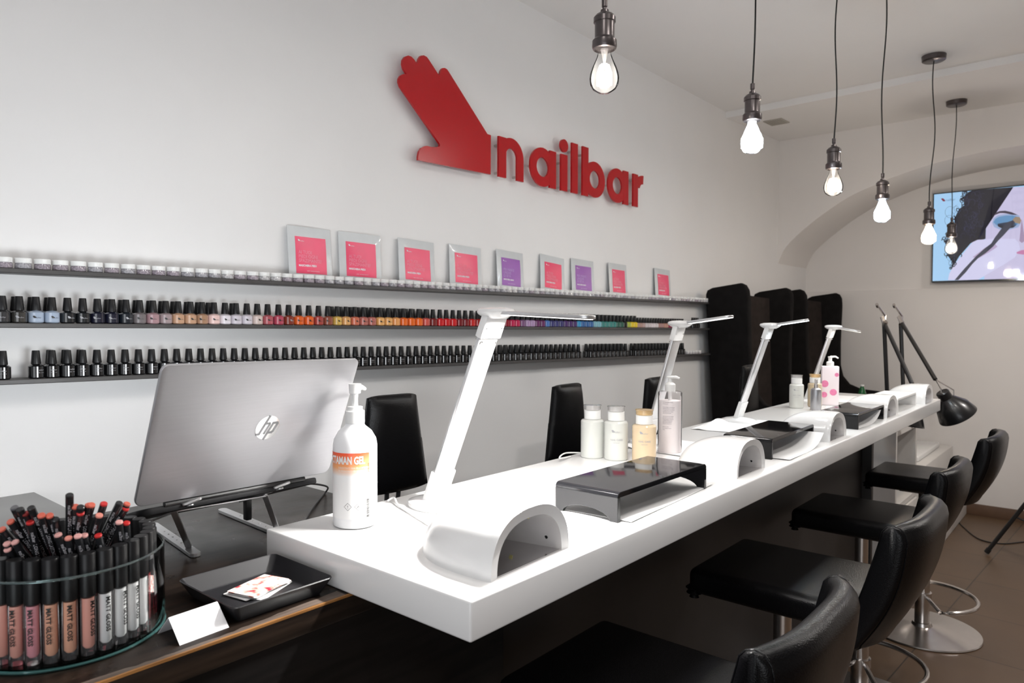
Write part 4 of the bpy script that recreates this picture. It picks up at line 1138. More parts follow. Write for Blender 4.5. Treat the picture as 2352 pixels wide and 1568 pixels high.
# ================================================================== LED DESK LAMPS
def desk_lamp(label, base, top, head, power=0.0, color=(1, 1, 1), strength=1.0):
    base = Vector(base); top = Vector(top) - base; head = Vector(head) - base
    t = thing('desk_lamp', label, 'desk lamp', base, 'folding white LED desk lamps')
    hd = (head - top); hd2 = Vector((hd.x, hd.y, 0)).normalized(); az = math.atan2(hd2.y, hd2.x)
    rot = Matrix.Rotation(az, 4, 'Z')
    # base: flat rounded plate with a raised neck
    part('base', MB().lathe([(0, 0), (.058, 0), (.060, .003), (.059, .010), (.045, .016), (.022, .020), (0, .020)], 36, sx=1.15, sy=.85, mtx=rot), WHITE, t)
    j = Vector((0, 0, .030)); s_ = top - j; L = s_.length; sd_ = s_.normalized(); wx = Vector((-sin(az), cos(az), 0)); th_ = sd_.cross(wx).normalized()
    def slab_bar(a, b2, w, h_, r):
        P = [(-w, -h_), (w, -h_), (w, h_), (-w, h_)]
        return MB().prism(P, lambda p: a + wx * p[0] + th_ * p[1], lambda p: b2 + wx * p[0] + th_ * p[1], r=r)
    part('lower_hinge', slab_bar(j - sd_ * .018, j + sd_ * .052, .0285, .008, .002), WHITE, t)
    part('stem', slab_bar(j + sd_ * .050, j + sd_ * (L - .050), .0270, .0050, .004), SILVER, t, label='silver aluminium stem')
    part('upper_hinge', slab_bar(j + sd_ * (L - .052), j + sd_ * (L - .006), .0285, .008, .002), WHITE, t)
    scr_ = MB()
    for q_ in (.035, L - .030, L - .058):
        for sx_ in (-1, 1):
            c0 = j + sd_ * q_ + wx * (.021 * sx_)
            for sg_ in (1, -1):
                scr_.tube([c0 + th_ * (.0055 * sg_), c0 + th_ * (.0088 * sg_)], .0018, 8)
    part('screws', scr_, STEEL, t)
    # head: round pivot cap and a slim arm carrying the LED strip
    part('pivot_cap', MB().lathe([(0, -.012), (.020, -.012), (.033, -.003), (.035, .001), (.033, .006), (.022, .009), (0, .010)], 32, (0, 0, 0), mtx=Matrix.Translation(top) @ rot @ Matrix.Scale(1.08, 4, (1, 0, 0))), WHITE, t)
    hdn = hd.normalized(); a = top + hdn * .020; b2 = head; Lh = (b2 - a).length
    P = []
    w = .019
    for i in range(9): a_ = -pi / 2 + pi * i / 8; P.append((Lh - w + w * cos(a_), w * sin(a_)))
    P += [(0, w), (0, -w)]
    hn = hdn.cross(wx).normalized()
    if hn.z < 0: hn = -hn
    hb = part('head', MB().prism(P, lambda p: a + hdn * p[0] + wx * p[1] + hn * .0035, lambda p: a + hdn * p[0] + wx * p[1] - hn * .0035, r=.002), SILVER, t, label='slim silver head arm with white rim')
    P2 = [(x * .94 + .008, y * .80) for x, y in P]
    lm_ = emis('led_panel', color, strength) if strength > 1 else mat('led_panel_off', (.75, .74, .72), .3, vary=.01)
    part('light_panel', MB().prism(P2, lambda p: a + hdn * p[0] + wx * p[1] - hn * .0036, lambda p: a + hdn * p[0] + wx * p[1] - hn * .0044), lm_, hb, label='white light strip')
    if power:
        mid = base + a.lerp(b2, .5) - hn * .008
        al = area_light('desk_lamp_light', mid, mid - hn, Lh * .85, power, color, size_y=.03, spread=150)
        al.rotation_euler = Matrix((hdn, wx * (1 if hdn.cross(wx).dot(hn) > 0 else -1), hn)).transposed().to_euler()
    return t
desk_lamp('folding white LED desk lamp nearest the camera, glaring onto the counter end', (1.00, 1.055, ZT), (1.00, .893, 1.497), (1.00, .672, 1.487), 13.0, (1, .98, .95), 5)
desk_lamp('folding LED desk lamp behind the tall pink pump bottle', (1.95, 1.100, ZT), (1.95, 1.00, 1.474), (1.95, .835, 1.496), 0.45, (1, .97, .93), 2)
desk_lamp('folding LED desk lamp with bright head in front of the black armchairs', (2.60, 1.085, ZT), (2.60, .971, 1.467), (2.60, .835, 1.488), 0.7, (.85, .95, 1), 8)
desk_lamp('folding LED desk lamp behind the pink-spotted bottle', (3.45, 1.105, ZT), (3.45, .997, 1.457), (3.45, .880, 1.437), 0.4, (1, .95, .85), 2)

# white charger cables at the near end
P = [hitz(890, 1150, ZT + .004), hitz(905, 1143, ZT + .010), hitz(915, 1160, ZT + .004), hitz(945, 1180, ZT + .003), hitz(985, 1205, ZT + .003)]
solo('charging_cable', MB().tube(smooth_path(P), .0022, 8), WHITE_MATT, 'thin white cable trailing over the counter by the sanitizer bottle', 'cable')
P = [hitz(1310, 1048, ZT + .003), hitz(1285, 1052, ZT + .012), hitz(1300, 1040, ZT + .016), hitz(1345, 1040, ZT + .004)]
solo('charging_cable', MB().tube(smooth_path(P), .002, 8), WHITE_MATT, 'thin white cable looping behind the leftmost clear remover bottle', 'cable')

# ================================================================== STOOLS (customer side)
def make_stool(label, loc, rz, seat_z, hw=.213, off=0.0):
    t = thing('bar_stool', label, 'stool', loc, 'black leather counter stools', rz)
    sz = seat_z; th = .072
    part('seat', MB().box(-hw + .004, -.262 - off, sz - th, hw - .004, .195 - off * .5, sz, r=.024, seg=5), LEATHER, t, smooth=60)
    H = .300
    def back_c(u, v):
        x = (u - .5) * 2
        y = -.290 - off - .040 * v + .055 * (1 - v) ** 2.4 + .036 * (abs(x) ** 3.8 - .70)
        z = sz - .082 + v * H - .010 * abs(x) ** 4 * v
        return Vector((x * (hw + .002) * (1 - .05 * (1 - v) ** 2), y, z))
    def TT(v): return .022 + .012 * sin(pi * min(1, v * .85 + .08))
    n_ = 36
    def prof(u, w):                     # closed section around the slab: w 0..1 goes round
        k = w * n_
        if k <= 12: v = k / 12 * .90; return back_c(u, v) + Vector((0, -TT(v), 0))
        if k <= 18: a = (k - 12) / 6 * pi; return back_c(u, .90) + Vector((0, -TT(.90) * cos(a), .032 * sin(a)))
        if k <= 30: v = (1 - (k - 18) / 12) * .90; return back_c(u, v) + Vector((0, TT(v), 0))
        a = (k - 30) / 6 * pi; return back_c(u, 0) + Vector((0, TT(0) * cos(a), -.018 * sin(a)))
    bmb = bmesh.new(); nu, nw = 26, n_
    V = [[bmb.verts.new(prof(i / nu, k / nw)) for k in range(nw)] for i in range(nu + 1)]
    for i in range(nu):
        for k in range(nw): bmb.faces.new((V[i][k], V[i + 1][k], V[i + 1][(k + 1) % nw], V[i][(k + 1) % nw]))
    for row, sgn in ((V[0], -1), (V[-1], 1)):      # domed side panels
        u_ = 0 if sgn < 0 else 1
        prev = row
        for q_, dome in ((.90, .007), (.6, .012), (.3, .0135)):
            cur = []
            for k in range(nw):
                kk = k
                opp = (30 - k) % nw if k <= 30 else None
                vv = (prof(u_, k / nw) + prof(u_, ((nw - 6 - k) % nw) / nw)) / 2
                p = vv.lerp(prof(u_, k / nw), q_); cur.append(bmb.verts.new(p + Vector((sgn * dome, 0, 0))))
            for k in range(nw): bmb.faces.new((prev[k], cur[k], cur[(k + 1) % nw], prev[(k + 1) % nw]))
            prev = cur
        f_ = bmb.faces.new(prev); bmesh.ops.triangulate(bmb, faces=[f_])
    bmesh.ops.recalc_face_normals(bmb, faces=bmb.faces)
    m_ = MB(); m_._add(bmb); bo = part('backrest', m_, LEATHER, t, smooth=60)
    for u, sgn in ((0, -1), (1, 1)):
        P = [prof(u, k / nw) + Vector((sgn * .0015, 0, 0)) for k in range(nw)]
        part('piping', MB().tube(P, .0020, 6, closed=True), LEATHER, bo, smooth=60)
    for s_ in (-1, 1):
        part('gathered_corner', MB().lathe([(0, -.024), (.014, -.020), (.010, -.012), (.022, -.008), (.016, 0), (.024, .006), (.014, .014), (0, .020)], 14, (s_ * (hw - .025), .182 - off * .5, sz - th + .008)), LEATHER, t)
    part('seat_plate', MB().box(-.09, -.09, sz - th - .018, .09, .09, sz - th - .0005, r=.003), BLACK, t)
    part('column', MB().lathe([(0, .041), (.032, .041), (.032, .36), (.024, .362), (.024, sz - th - .019), (0, sz - th - .019)], 28), CHROME, t)
    part('base_plate', MB().lathe([(0, 0), (.247, 0), (.250, .004), (.247, .009), (.10, .018), (.045, .026), (.040, .040), (0, .040)], 64), CHROME, t)
    zr = .168; P = [(0.025, .0, zr)]
    for i in range(33):
        a = radians(-155 + 310 * i / 32); P.append((.01 + .215 * cos(a), -.02 + .205 * sin(a), zr))
    P.append((0.025, .0, zr))
    part('foot_ring', MB().tube(P, .0095, 10), CHROME, t)
    part('ring_collar', MB().lathe([(.0325, zr - .018), (.040, zr - .017), (.040, zr + .017), (.0325, zr + .018)], 24), CHROME, t)
    return t
STP = [('black leather counter stool nearest the camera, only its backrest top in view', (1.185, .700, 0), .0, .800, .192, 0.0),
       ('black leather counter stool second from the camera, stitched side panel in full view', (1.965, .690, 0), .0, .808, .192, 0.0),
       ('black leather counter stool third from the camera, between two others', (2.940, .735, 0), .0, .764, .188, -.03),
       ('black leather counter stool farthest from the camera, round steel base in view', (3.855, .690, 0), .0, .764, .184, -.055)]
for lab, loc, rz, sz, hw_, off_ in STP: make_stool(lab, loc, rz, sz, hw_, off_)

# ================================================================== TECHNICIAN CHAIRS (wall side)
def make_tchair(label, loc, rz):
    t = thing('staff_chair', label, 'chair', loc, 'black staff chairs behind the counter', rz)
    def pad(u, v):
        w = .088 + .045 * (1 - v)
        x = (u - .5) * 2
        return Vector((x * w, .012 * x * x, .915 + .300 * v - .006 * abs(x) ** 4 * (1 if v > .5 else -1)))
    def thick(u, v, s):
        e_ = (1 - abs(2 * u - 1) ** 5) * (1 - abs(2 * v - 1) ** 7)
        return Vector((0, s * (.008 + .018 * e_), 0))
    m_ = MB().slab(lambda u, v: pad(u, v) + thick(u, v, -1), 18, 22, lambda u, v: thick(u, v, 2) - thick(u, v, 1) * 0)
    bo = part('backrest', m_, LEATHER, t, smooth=60)
    def edge(k):
        if k < 1: return (k, 0)
        if k < 2: return (1, k - 1)
        if k < 3: return (3 - k, 1)
        return (0, 4 - k)
    part('piping', MB().tube([pad(*edge(4 * i / 60)) for i in range(60)], .0030, 6, closed=True), LEATHER, bo)
    part('support_bars', MB().tube([(-.022, .008, .925), (-.020, .020, .80), (-.018, .02, .60), (-.018, -.10, .565)], .0075, 10).tube([(.022, .008, .925), (.020, .020, .80), (.018, .02, .60), (.018, -.10, .565)], .0075, 10), BLACK, t)
    part('seat', MB().box(-.20, -.44, .560, .20, -.04, .630, r=.024, seg=4), LEATHER, t, smooth=60)
    part('column', MB().lathe([(0, .06), (.025, .06), (.025, .559), (0, .559)], 20, (0, -.24, 0)), CHROME, t)
    for k in range(5):
        a = 2 * pi * k / 5 + .3
        lg = part('base_leg', MB().tube([(0.02 * cos(a), -.24 + .02 * sin(a), .09), (.25 * cos(a), -.24 + .25 * sin(a), .062)], [.018, .012], 10), CHROME, t)
        part('castor', MB().lathe([(0, -.012), (.024, -.012), (.026, 0), (.024, .012), (0, .012)], 16, mtx=Matrix.Translation((.25 * cos(a), -.24 + .25 * sin(a), .0262)) @ Matrix.Rotation(pi / 2, 4, 'X')), BLACK, lg)
    return t
for lab, px, pt, t_, rz in (('black leather staff chair behind the sanitizer bottle, facing the counter', 905, 907, 2.25, -.12), ('black leather staff chair in front of the wall, beside the clear remover bottle', 1308, 882, 2.80, .0),
                            ('black leather staff chair half hidden by the tall pink pump bottle', 1512, 866, 3.25, .0), ('black leather staff chair in front of the near wing armchair', 1724, 838, 4.10, .0)):
    P = EYE + ray(px, pt) * t_
    if P.y > 1.96: P = EYE + ray(px, pt) * (t_ * 1.96 / P.y)
    o = make_tchair(lab, (P.x, P.y - .0, P.z - 1.215), rz)
    o.location.z = 0.0
    o.scale = (1, 1, P.z / 1.215)

# ================================================================== WING ARMCHAIRS
def make_wing(label, x0, x1, loc_y=2.055):
    w = x1 - x0; cx_ = (x0 + x1) / 2
    t = thing('wing_armchair', label, 'armchair', (cx_, loc_y, 0), 'tall black wing armchairs by the wall')
    Z = 1.712
    th = .055
    def rc(P, r=.04): return P
    # side panel outline in (y, z), y negative = away from the wall
    S_ = [(0, 1.655), (-.012, 1.685), (-.045, 1.700), (-.235, 1.725), (-.262, 1.712), (-.280, 1.680), (-.286, 1.62), (-.285, 1.30), (-.292, 1.12), (-.315, 1.03), (-.370, .965), (-.46, .930), (-.66, .915), (-.705, .895), (-.715, .85), (-.70, .22), (-.04, .22)]
    for s_ in (-1, 1):
        xa_ = s_ * w / 2; xb_ = s_ * (w / 2 - th)
        part('wing', MB().prism(S_, lambda p: (xa_ - s_ * (.085 * max(0, (1.70 - p[1]))), p[0], p[1]), lambda p: (xb_ - s_ * (.085 * max(0, (1.70 - p[1]))), p[0], p[1]), r=.012, seg=3), VELVET, t, smooth=50)
    hw = w / 2 - th - .002
    def bk(u, v):
        x = (u - .5) * 2
        return Vector((x * (hw - .085 * (1.70 - (.50 + 1.17 * v))), -.085 - .07 * abs(x) ** 3 + .03 * v - .05 * (1 - v), .50 + 1.17 * v - .02 * x * x * v))
    part('backrest', MB().slab(bk, 20, 20, lambda u, v: (0, .07 + (.03 * (v > 0)) * 0, 0)), VELVET_B, t, label='dark brown padded back', smooth=60)
    part('seat', MB().box(-hw + .125, -.66, .36, hw - .125, -.175, .52, r=.03, seg=3), VELVET_B, t, smooth=60)
    part('front_rail', MB().box(-hw + .13, -.66, .23, hw - .13, -.60, .355, r=.008), VELVET, t)
    for s_ in (-1, 1):
        for y_ in (-.66, -.08): part('leg', MB().tube([(s_ * (w / 2 - .17), y_, .0), (s_ * (w / 2 - .155), y_, .229)], [.014, .020], 12), BLACK, t)
    return t
make_wing('tall black wing armchair nearer the camera, just past the shelf ends', 4.350, 5.200)
make_wing('tall black wing armchair in the arched recess by the back wall', 5.440, 6.385)
# little green bottle on the armrest
gbm = thing('drink_bottle', 'small green glass bottle on the armrest of the farther armchair', 'bottle', hitz(1998, 906, .9165))
gbm.location = (5.490, 1.385, .9160)
part('bottle', MB().lathe([(0, 0), (.026, 0), (.028, .003), (.028, .05), (.022, .075), (.012, .098), (.012, .108), (0, .108)], 24), mat('green_glass', (.01, .10, .03), .08, coat=.5, vary=.1), gbm)
part('bottle_cap', MB().lathe([(.0135, .105), (.0135, .114), (0, .116)], 18), WHITE_MATT, gbm)

# ================================================================== WHITE FURNITURE BEYOND THE COUNTER
cu_ = thing('cube_shelf', 'white open cube shelf standing beyond the far end of the counter', 'shelf unit', (4.45, .94, 0))
WM = mat('white_melamine', (.62, .60, .58), .4, vary=.02)
W_, D_, H_ = .55, .40, .86
for nm, b_ in (('side_panel', (0, 0, 0, .03, D_, H_)), ('side_panel', (W_ - .03, 0, 0, W_, D_, H_)), ('top_panel', (.0305, 0, H_ - .03, W_ - .0305, D_, H_)), ('bottom_panel', (.0305, 0, .03, W_ - .0305, D_, .06)), ('middle_shelf', (.0305, 0, .40, W_ - .0305, D_, .43)), ('back_panel', (.0305, D_ - .012, .0605, W_ - .0305, D_, .3995)), ('back_panel', (.0305, D_ - .012, .4305, W_ - .0305, D_, H_ - .0305))):
    part(nm, MB().box(*b_, r=.001, seg=1), WM, cu_)
dr = part('drawer_front', MB().box(.034, -.012, .065, W_ - .034, .006, .395, r=.002), WM, cu_)
part('knob', MB().lathe([(0, 0), (.006, 0), (.006, .012), (.012, .016), (.012, .022), (0, .024)], 16, mtx=Matrix.Translation((W_ / 2, -.012, .30)) @ Matrix.Rotation(pi / 2, 4, 'X')), CHROME, dr)
pb = thing('pedicure_plinth', 'white stepped pedicure plinth against the back wall, behind the far stool', 'plinth', (5.15, .86, 0))
part('lower_step', MB().box(0, 0, 0, 1.27, .46, .20, r=.006), WM, pb)
part('upper_step', MB().box(.25, .10, .2005, 1.27, .46, .52, r=.006), WM, pb)
part('basin_rim', MB().box(.34, .16, .5205, 1.10, .44, .56, r=.012, seg=3), WHITE, pb)
# ================================================================== BLACK READING LAMPS
def arm_lamp(label, base, j, e_, sh, dirv, tip=None):
    base = Vector(base); t = thing('arm_lamp', label, 'arm lamp', base, 'black jointed arm lamps')
    j = Vector(j) - base; e_ = Vector(e_) - base; sh = Vector(sh) - base
    part('base', MB().lathe([(0, 0), (.075, 0), (.078, .006), (.070, .016), (.02, .022), (.014, .05), (0, .05)], 32), BLACK, t)
    lo = Vector((0, 0, .05)); ja = lo.lerp(j, .92)
    side = Vector((.020, .018, 0))
    part('lower_arm', MB().tube([lo, ja], .0115, 10), BLACK, t)
    ua = j + side; 
    part('upper_arm', MB().tube([ua.lerp(e_, .08), e_], .0115, 10), BLACK, t)
    jt = MB()
    jt.tube([ja + Vector((0, 0, -.005)), ja + Vector((-.012, -.01, .018))], .013, 8)
    jt.tube([ja, ja + Vector((.035, .0, .055))], .004, 8); jt.tube([ja + Vector((.03, 0, .05)), ua.lerp(e_, .10)], .006, 8)
    jt.tube([ja + Vector((.03, 0, .05)), ja + Vector((-.035, .03, .115))], .005, 8); jt.tube([ja + Vector((-.05, .03, .12)), ja + Vector((-.025, .03, .105))], .009, 8)
    jt.tube([ua.lerp(e_, .03) + Vector((0, 0, .01)), ua.lerp(e_, .12)], .012, 8)
    part('joint', jt, CHROME, t)
    d = Vector(dirv).normalized(); q_ = d.to_track_quat('Z', 'Y').to_matrix().to_4x4()
    shd = part('lamp_shade', MB().lathe([(.0, -.055), (.030, -.055), (.034, -.050), (.034, -.012), (.046, 0), (.082, .045), (.098, .095), (.100, .105), (.096, .105), (.078, .048), (.040, .004), (0, .0)], 36, mtx=Matrix.Translation(sh) @ q_), mat('black_enamel', (.008, .008, .009), .3, coat=.2, vary=.1) if 'black_enamel' not in bpy.data.materials else bpy.data.materials['black_enamel'], t)
    part('yoke', MB().tube([sh + RT * .036 - Vector((0, 0, .0)), sh + RT * .034 + Vector((0, 0, .055)), e_ + Vector((.0, 0, .0)), sh - RT * .036 + Vector((0, 0, .06)), sh - RT * .037], .0035, 8), CHROME, t)
    return t
arm_lamp('black jointed arm lamp, the left one beyond the counter, its shade hidden', (4.62, 1.02, .861), (4.585, 1.045, 1.512), (4.42, .86, 1.14), (4.36, .87, 1.02), (-.2, .1, -1))
arm_lamp('black jointed arm lamp with a bell shade hanging past the counter end', (4.86, .985, .861), (4.86, 1.015, 1.515), (4.58, .775, 1.158), (4.52, .705, 1.052), (.36, -.42, -.80))

# ================================================================== TV
TX = 6.385
tv = thing('television', 'flat television on the back wall showing a dark-haired woman having eye make-up applied', 'television', (TX, .50, 1.79))
TO = Vector((TX, .50, 1.79))
def tvp(x, y, d=0.0):      # picture position measured on the blow-up of the screen
    p = hitx(2100 + x / 5.226, 380 + y / 5.226, TX); return Vector((-d, p.y - TO.y, p.z - TO.z))
YL, YR = 1.120 - .50, -.12 - .50
part('casing', MB().box(0.0005, YR, 0.0, .045, YL, .695, r=.004), BLACK, tv)
fr = MB(); bz = .008
fr.box(-.004, YR, 0, .0, YL, bz + .004).box(-.004, YR, .695 - bz, 0, YL, .695).box(-.004, YR, bz + .0041, 0, YR + bz, .6949 - bz).box(-.004, YL - bz, bz + .0041, 0, YL, .6949 - bz)
part('bezel', fr, ACRYLIC, tv)
part('wall_mount', MB().box(.0455, -.15, .25, XB - TX - .0005, .15, .45), BLACK, tv)
def srgb(*c): return tuple(((v / 255) ** 2.2) for v in c)
def emc(name, c, s_=1.0): return emis('screen_' + name, srgb(*c), s_)
scr_o = part('screen', MB().box(-.001, YR + bz, bz + .004, .0004, YL - bz, .695 - bz), emc('sky', (160, 203, 240)), tv, label='lit picture')
def flat(name, P, m, d):
    b_ = bmesh.new(); f_ = b_.faces.new([b_.verts.new(tvp(x, y, d)) for x, y in P]); bmesh.ops.triangulate(b_, faces=[f_])
    mm_ = MB(); mm_._add(b_); return part(name, mm_, m, scr_o, smooth=0)
XR = 2400
flat('face', [(870, 560), (880, 440), (960, 360), (1090, 285), (1180, 262), (XR, 200), (XR, 1372), (840, 1378), (855, 880)], emc('skin', (196, 190, 222)), .0014)
hairP = [(650, 318), (700, 300), (1190, 258), (1090, 330), (1010, 370), (930, 430), (890, 500), (865, 600), (850, 720), (855, 880), (760, 905), (680, 930), (610, 1010), (540, 1090), (480, 1190), (440, 1230), (470, 1150), (400, 1080), (440, 1010), (380, 960), (360, 900), (430, 880), (400, 820), (460, 790), (440, 740), (500, 700), (480, 640), (560, 600), (540, 520), (600, 480), (590, 400), (620, 350)]
flat('hair', hairP, emc('hair', (22, 20, 34)), .0022)
rh = random.Random(3)
blob = MB()
for k in range(64):
    j_ = rh.randrange(13, len(hairP)); x, y = hairP[j_]; x += rh.uniform(-22, 14); y += rh.uniform(-18, 18); r_ = rh.uniform(10, 26); a = rh.uniform(0, 6.28)
    blob.tube([tvp(x + r_ * cos(a + i * .6), y + r_ * sin(a + i * .6) * 1.2, .0026) for i in range(7)], .0030, 5)
part('curls', blob, bpy.data.materials['screen_hair'], scr_o, kind='stuff')
crl = MB()
for k in range(60):
    x = rh.uniform(560, 840); y = rh.uniform(330, 880)
    if x < 600 and y < 420: continue
    a = rh.uniform(0, 6.28); r_ = rh.uniform(12, 34); P = []
    for i in range(9): P.append(tvp(x + r_ * cos(a + i * .45), y + r_ * sin(a + i * .45) * 1.2, .0028))
    crl.tube(P, .0011, 4)
part('curl_highlights', crl, emc('curl', (52, 54, 82)), scr_o, kind='stuff')
fl = MB()
for k, (x, y, r_) in enumerate(((430, 560, 60), (420, 660, 55), (500, 540, 45), (400, 900, 40), (440, 1100, 45), (455, 1170, 40), (520, 520, 40))):
    fl.tube([tvp(x + r_ * cos(i * .5 + k), y + r_ * sin(i * .5 + k) * 1.15, .0028) for i in range(11)], .0010, 4)
part('stray_curls', fl, emc('stray', (70, 90, 120)), scr_o, kind='stuff')
flat('eye_shadow_soft', [(935, 690), (950, 635), (1000, 598), (1090, 582), (1190, 582), (1262, 600), (1280, 690), (1250, 740), (1150, 768), (1030, 770), (960, 740)], emc('blue_soft', (150, 168, 205)), .0018)
flat('eye_shadow', [(950, 680), (975, 640), (1020, 615), (1100, 600), (1180, 600), (1240, 615), (1255, 690), (1230, 715), (1150, 740), (1040, 745), (985, 715)], emc('blue', (92, 140, 185)), .0022)
flat('eye', [(1000, 700), (1050, 690), (1110, 680), (1170, 690), (1230, 700), (1180, 722), (1100, 738), (1030, 735)], emc('eye', (38, 50, 72)), .0028)
flat('eyebrow', [(945, 608), (975, 570), (1020, 548), (1090, 542), (1170, 560), (1245, 595), (1170, 590), (1090, 572), (1030, 570), (980, 590)], emc('brow', (58, 48, 66)), .0028)
flat('nose_shadow', [(1290, 640), (1315, 800), (1335, 900), (1290, 930), (1262, 905), (1290, 880), (1275, 760)], emc('nose', (160, 140, 170)), .0022)
flat('hand', [(405, 1376), (420, 1300), (480, 1190), (560, 1090), (640, 990), (700, 920), (760, 892), (880, 885), (960, 875), (985, 905), (1090, 880), (1210, 880), (1255, 930), (1270, 1000), (1210, 1100), (1090, 1180), (900, 1290), (760, 1376)], emc('handskin', (206, 204, 236)), .0034)
flat('lips', [(1228, 1040), (1290, 1015), (1400, 1010), (1400, 1070), (1300, 1068), (1232, 1058)], emc('lips', (190, 120, 165)), .0040)
flat('finger_line', [(700, 1100), (860, 980), (960, 930), (1000, 975), (900, 1040), (780, 1110)], emc('fingershadow', (178, 160, 196)), .0040)
flat('brush', [(485, 1374), (600, 1240), (740, 1090), (840, 1000), (925, 935), (965, 870), (1060, 740), (1120, 680), (1190, 655), (1215, 680), (1160, 740), (1070, 840), (1010, 900), (950, 970), (860, 1050), (770, 1110), (700, 1180), (620, 1280), (530, 1374)], emc('brush', (52, 54, 70)), .0046)
flat('brush_tip', [(1180, 650), (1215, 615), (1265, 620), (1285, 660), (1270, 700), (1215, 690)], emc('tip', (150, 130, 110)), .0052)
flat('lashes', [(1000, 705), (1060, 722), (1130, 730), (1230, 712), (1190, 745), (1100, 760), (1040, 750), (1005, 730)], emc('lash', (24, 26, 40)), .0034)
flat('logo', [(320, 398), (345, 393), (370, 415), (372, 430), (345, 430)], emc('logored', (120, 30, 60)), .0022)
me = text_mesh('nailbar', .030, emc('logotext', (90, 120, 160)), lambda x, y: tvp(378, 428, .0022) + Vector((0, -x * .8, y * .8))); part('logo_text', me, None, scr_o)
part('front_glass', MB().box(-.0072, YR + .001, .001, -.0068, YL - .001, .694), TV_GLASS, tv)

# ================================================================== PENDANT BULBS
def pendant(label, bulb, can_xy, can_z, wcol, glow, pw, dia=.074, cord_r=.0028, wob=0.004, core=1.0):
    C0 = Vector(bulb); t = thing('pendant_lamp', label, 'pendant lamp', (can_xy[0], can_xy[1], can_z), 'bare bulb pendant lamps')
    O = Vector((can_xy[0], can_xy[1], can_z)); b_ = C0 - O; s = dia / .074
    def P_(r, z): return (r * s, z * s)
    part('canopy', MB().lathe([(0, -.030), (.052, -.030), (.058, -.026), (.060, -.0005), (0, -.0005)], 32), DARKMETAL, t)
    top = b_ + Vector((0, 0, .185 * s))
    n_ = 22; start = Vector((0, 0, -.030)); ph = random.uniform(0, 6)
    pts = []
    for i in range(n_ + 1):
        u = i / n_; p = start.lerp(top, u); a_ = wob * sin(pi * u)
        p += Vector((a_ * sin(u * 6 + ph), a_ * cos(u * 5 + ph), 0)); pts.append(p)
    part('cord', MB().tube(pts, cord_r, 8), mat('black_fabric_cord', (.012, .012, .012), .8, vary=.3, vscale=900) if 'black_fabric_cord' not in bpy.data.materials else bpy.data.materials['black_fabric_cord'], t)
    sock = MB().lathe([P_(.0, .192), P_(.0075, .192), P_(.0075, .174), P_(.0055, .172), P_(.0055, .168), P_(.010, .166), P_(.011, .160), P_(.022, .154), P_(.0275, .147), P_(.0275, .136), P_(.0245, .134), P_(.0245, .098), P_(.0250, .096), P_(.0305, .090), P_(.0310, .076), P_(.0290, .070), P_(.0255, .068), P_(.0250, .074), P_(.018, .076), P_(0, .078)], 36, tuple(b_))
    part('socket', sock, DARKMETAL, t)
    part('bulb_glass', MB().lathe([P_(.0155, .072), P_(.0165, .058), P_(.0215, .044), P_(.0305, .024), P_(.0358, .008), P_(.0370, -.004), P_(.0350, -.018), P_(.0285, -.029), P_(.016, -.0365), P_(0, -.0385)], 36, tuple(b_)), BULBGLOW if core > 1.4 else BULBGLASS, t)
    part('glass_stem', MB().lathe([P_(.010, .070), P_(.006, .050), P_(.003, .038), P_(.003, .028)], 12, tuple(b_)), clear_mat('stem_glass', (.95, .95, .95), haze=.2) if 'stem_glass' not in bpy.data.materials else bpy.data.materials['stem_glass'], t)
    fm = MB()
    rc = .0125 * core
    for k in range(6):
        a = 2 * pi * k / 6; x, y = rc * s * cos(a), rc * s * sin(a)
        fm.tube([b_ + Vector((x * .55, y * .55, .030 * s)), b_ + Vector((x, y, .010 * s)), b_ + Vector((x, y, -.020 * s))], .0034 * s * core, 8)
    part('filament', fm, emis('filament_%s' % label[:12].replace(' ', '_'), wcol, glow), t, label='glowing filament')
    d = bpy.data.lights.new('bulb_light', 'POINT'); d.energy = pw; d.color = wcol; d.shadow_soft_size = .028 if core > 1.4 else .014
    o = bpy.data.objects.new('bulb_light', d); COL.objects.link(o); o.location = C0 + Vector((0, 0, 0))
    return t
def at_t(px, py, t_): return EYE + ray(px, py) * t_
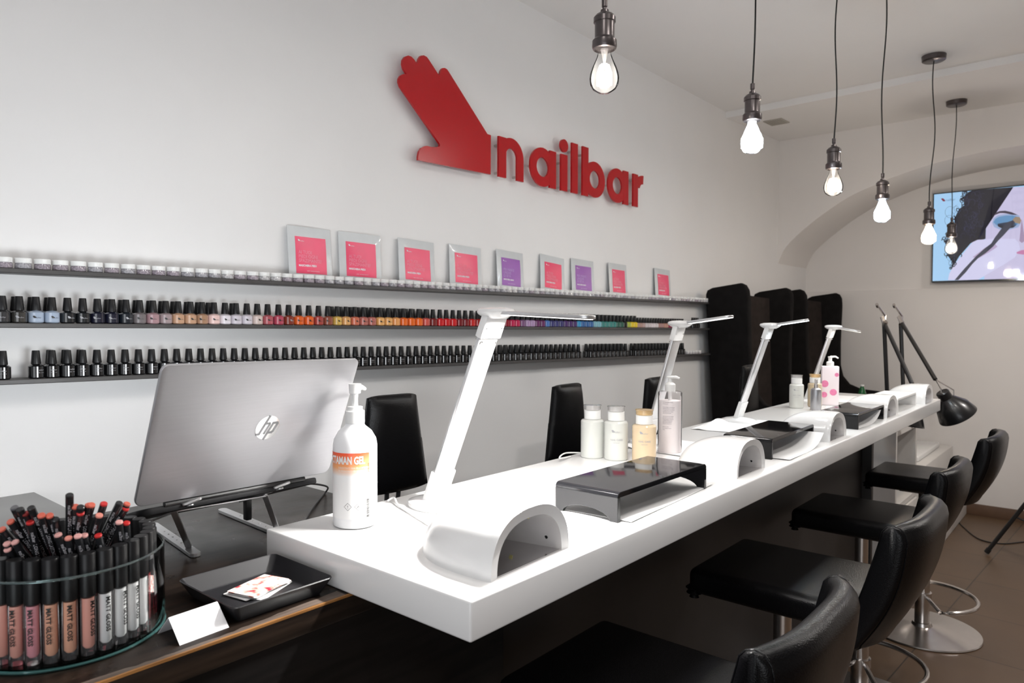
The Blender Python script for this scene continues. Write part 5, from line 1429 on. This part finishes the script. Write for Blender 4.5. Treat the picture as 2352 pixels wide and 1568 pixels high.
BW = [((1388, 178), 68, 'bare filament bulb pendant nearest the camera, clear glass showing', (1, .93, .84), 22, 7.0, 1.2),
      ((1727, 326), 51, 'cold white glowing bulb pendant, second from the camera', (.86, .95, 1), 60, 9.0, 2.2),
      ((1914, 428), 42, 'warm bulb pendant, third from the camera, above the arch edge', (1, .88, .74), 24, 13.0, 1.39),
      ((2026, 492), 36, 'bluish white glowing bulb pendant, fourth from the camera', (.70, .87, 1), 60, 16.0, 2.2),
      ((2133, 545), 31.5, 'warm glowing bulb pendant just left of the television', (1, .80, .58), 45, 16.0, 2.2),
      ((2185, 570), 27.0, 'small warm bulb pendant hanging in front of the television', (1, .90, .78), 26, 14.0, 1.2)]
CAN = [None, None, None, None, (2145, 133), (2197, 236)]
for i, ((px, py), wpx, lab, wc, gl, pw, core) in enumerate(BW):
    T_ = (.074, .074, .074, .068, .074, .074)[i] * F_PX / wpx
    if i == 4: T_ = 3.93
    if i == 5: T_ = 4.66
    C0 = at_t(px, py, T_); dia = wpx * T_ / F_PX
    if CAN[i]:
        zc = ZC if i == 4 else 2.9165
        c = hitz(CAN[i][0], CAN[i][1], zc - .012); cxy = (c.x, c.y)
    else:
        zc = ZC; cxy = (C0.x + [.006, .02, .02, .012][i], C0.y - [.003, .01, .006, 0][i])
    pendant(lab, C0, cxy, zc, wc, gl, pw, dia, core=core, wob=[.002, .004, .012, .012, .018, .010][i])

# ================================================================== TRIPOD AND FLOOR CABLE
tp = thing('light_stand', 'black folding tripod stand, one leg reaching into the lower right corner', 'tripod', (5.30, .20, 0))
hub = Vector((0, 0, .74))
f1 = hitz(2266, 1268, .012) - Vector((5.30, .20, 0))
for k, f_ in enumerate((f1, Vector((.35, -.42, .012)), Vector((-.52, -.30, .012)))):
    lg = part('leg', MB().tube([hub, f_], .0125, 10), BLACK, tp)
    part('rubber_foot', MB().tube([f_ + (hub - f_).normalized() * .03, f_], .016, 10), BLACK, lg)
    part('brace', MB().tube([f_.lerp(hub, .36), Vector((0, 0, .20))], .006, 8), BLACK, tp)
part('pole', MB().tube([(0, 0, .12), (0, 0, 1.25)], .014, 14), BLACK, tp)
P = [hitz(2195, 1190, .004), hitz(2215, 1212, .004), hitz(2250, 1238, .004), hitz(2300, 1248, .004), hitz(2352, 1244, .004), hitz(2420, 1238, .004)]
solo('floor_cable', MB().tube(smooth_path(P), .0042, 8), BLACK, 'thin black cable curving over the floor tiles beside the tripod leg', 'cable')
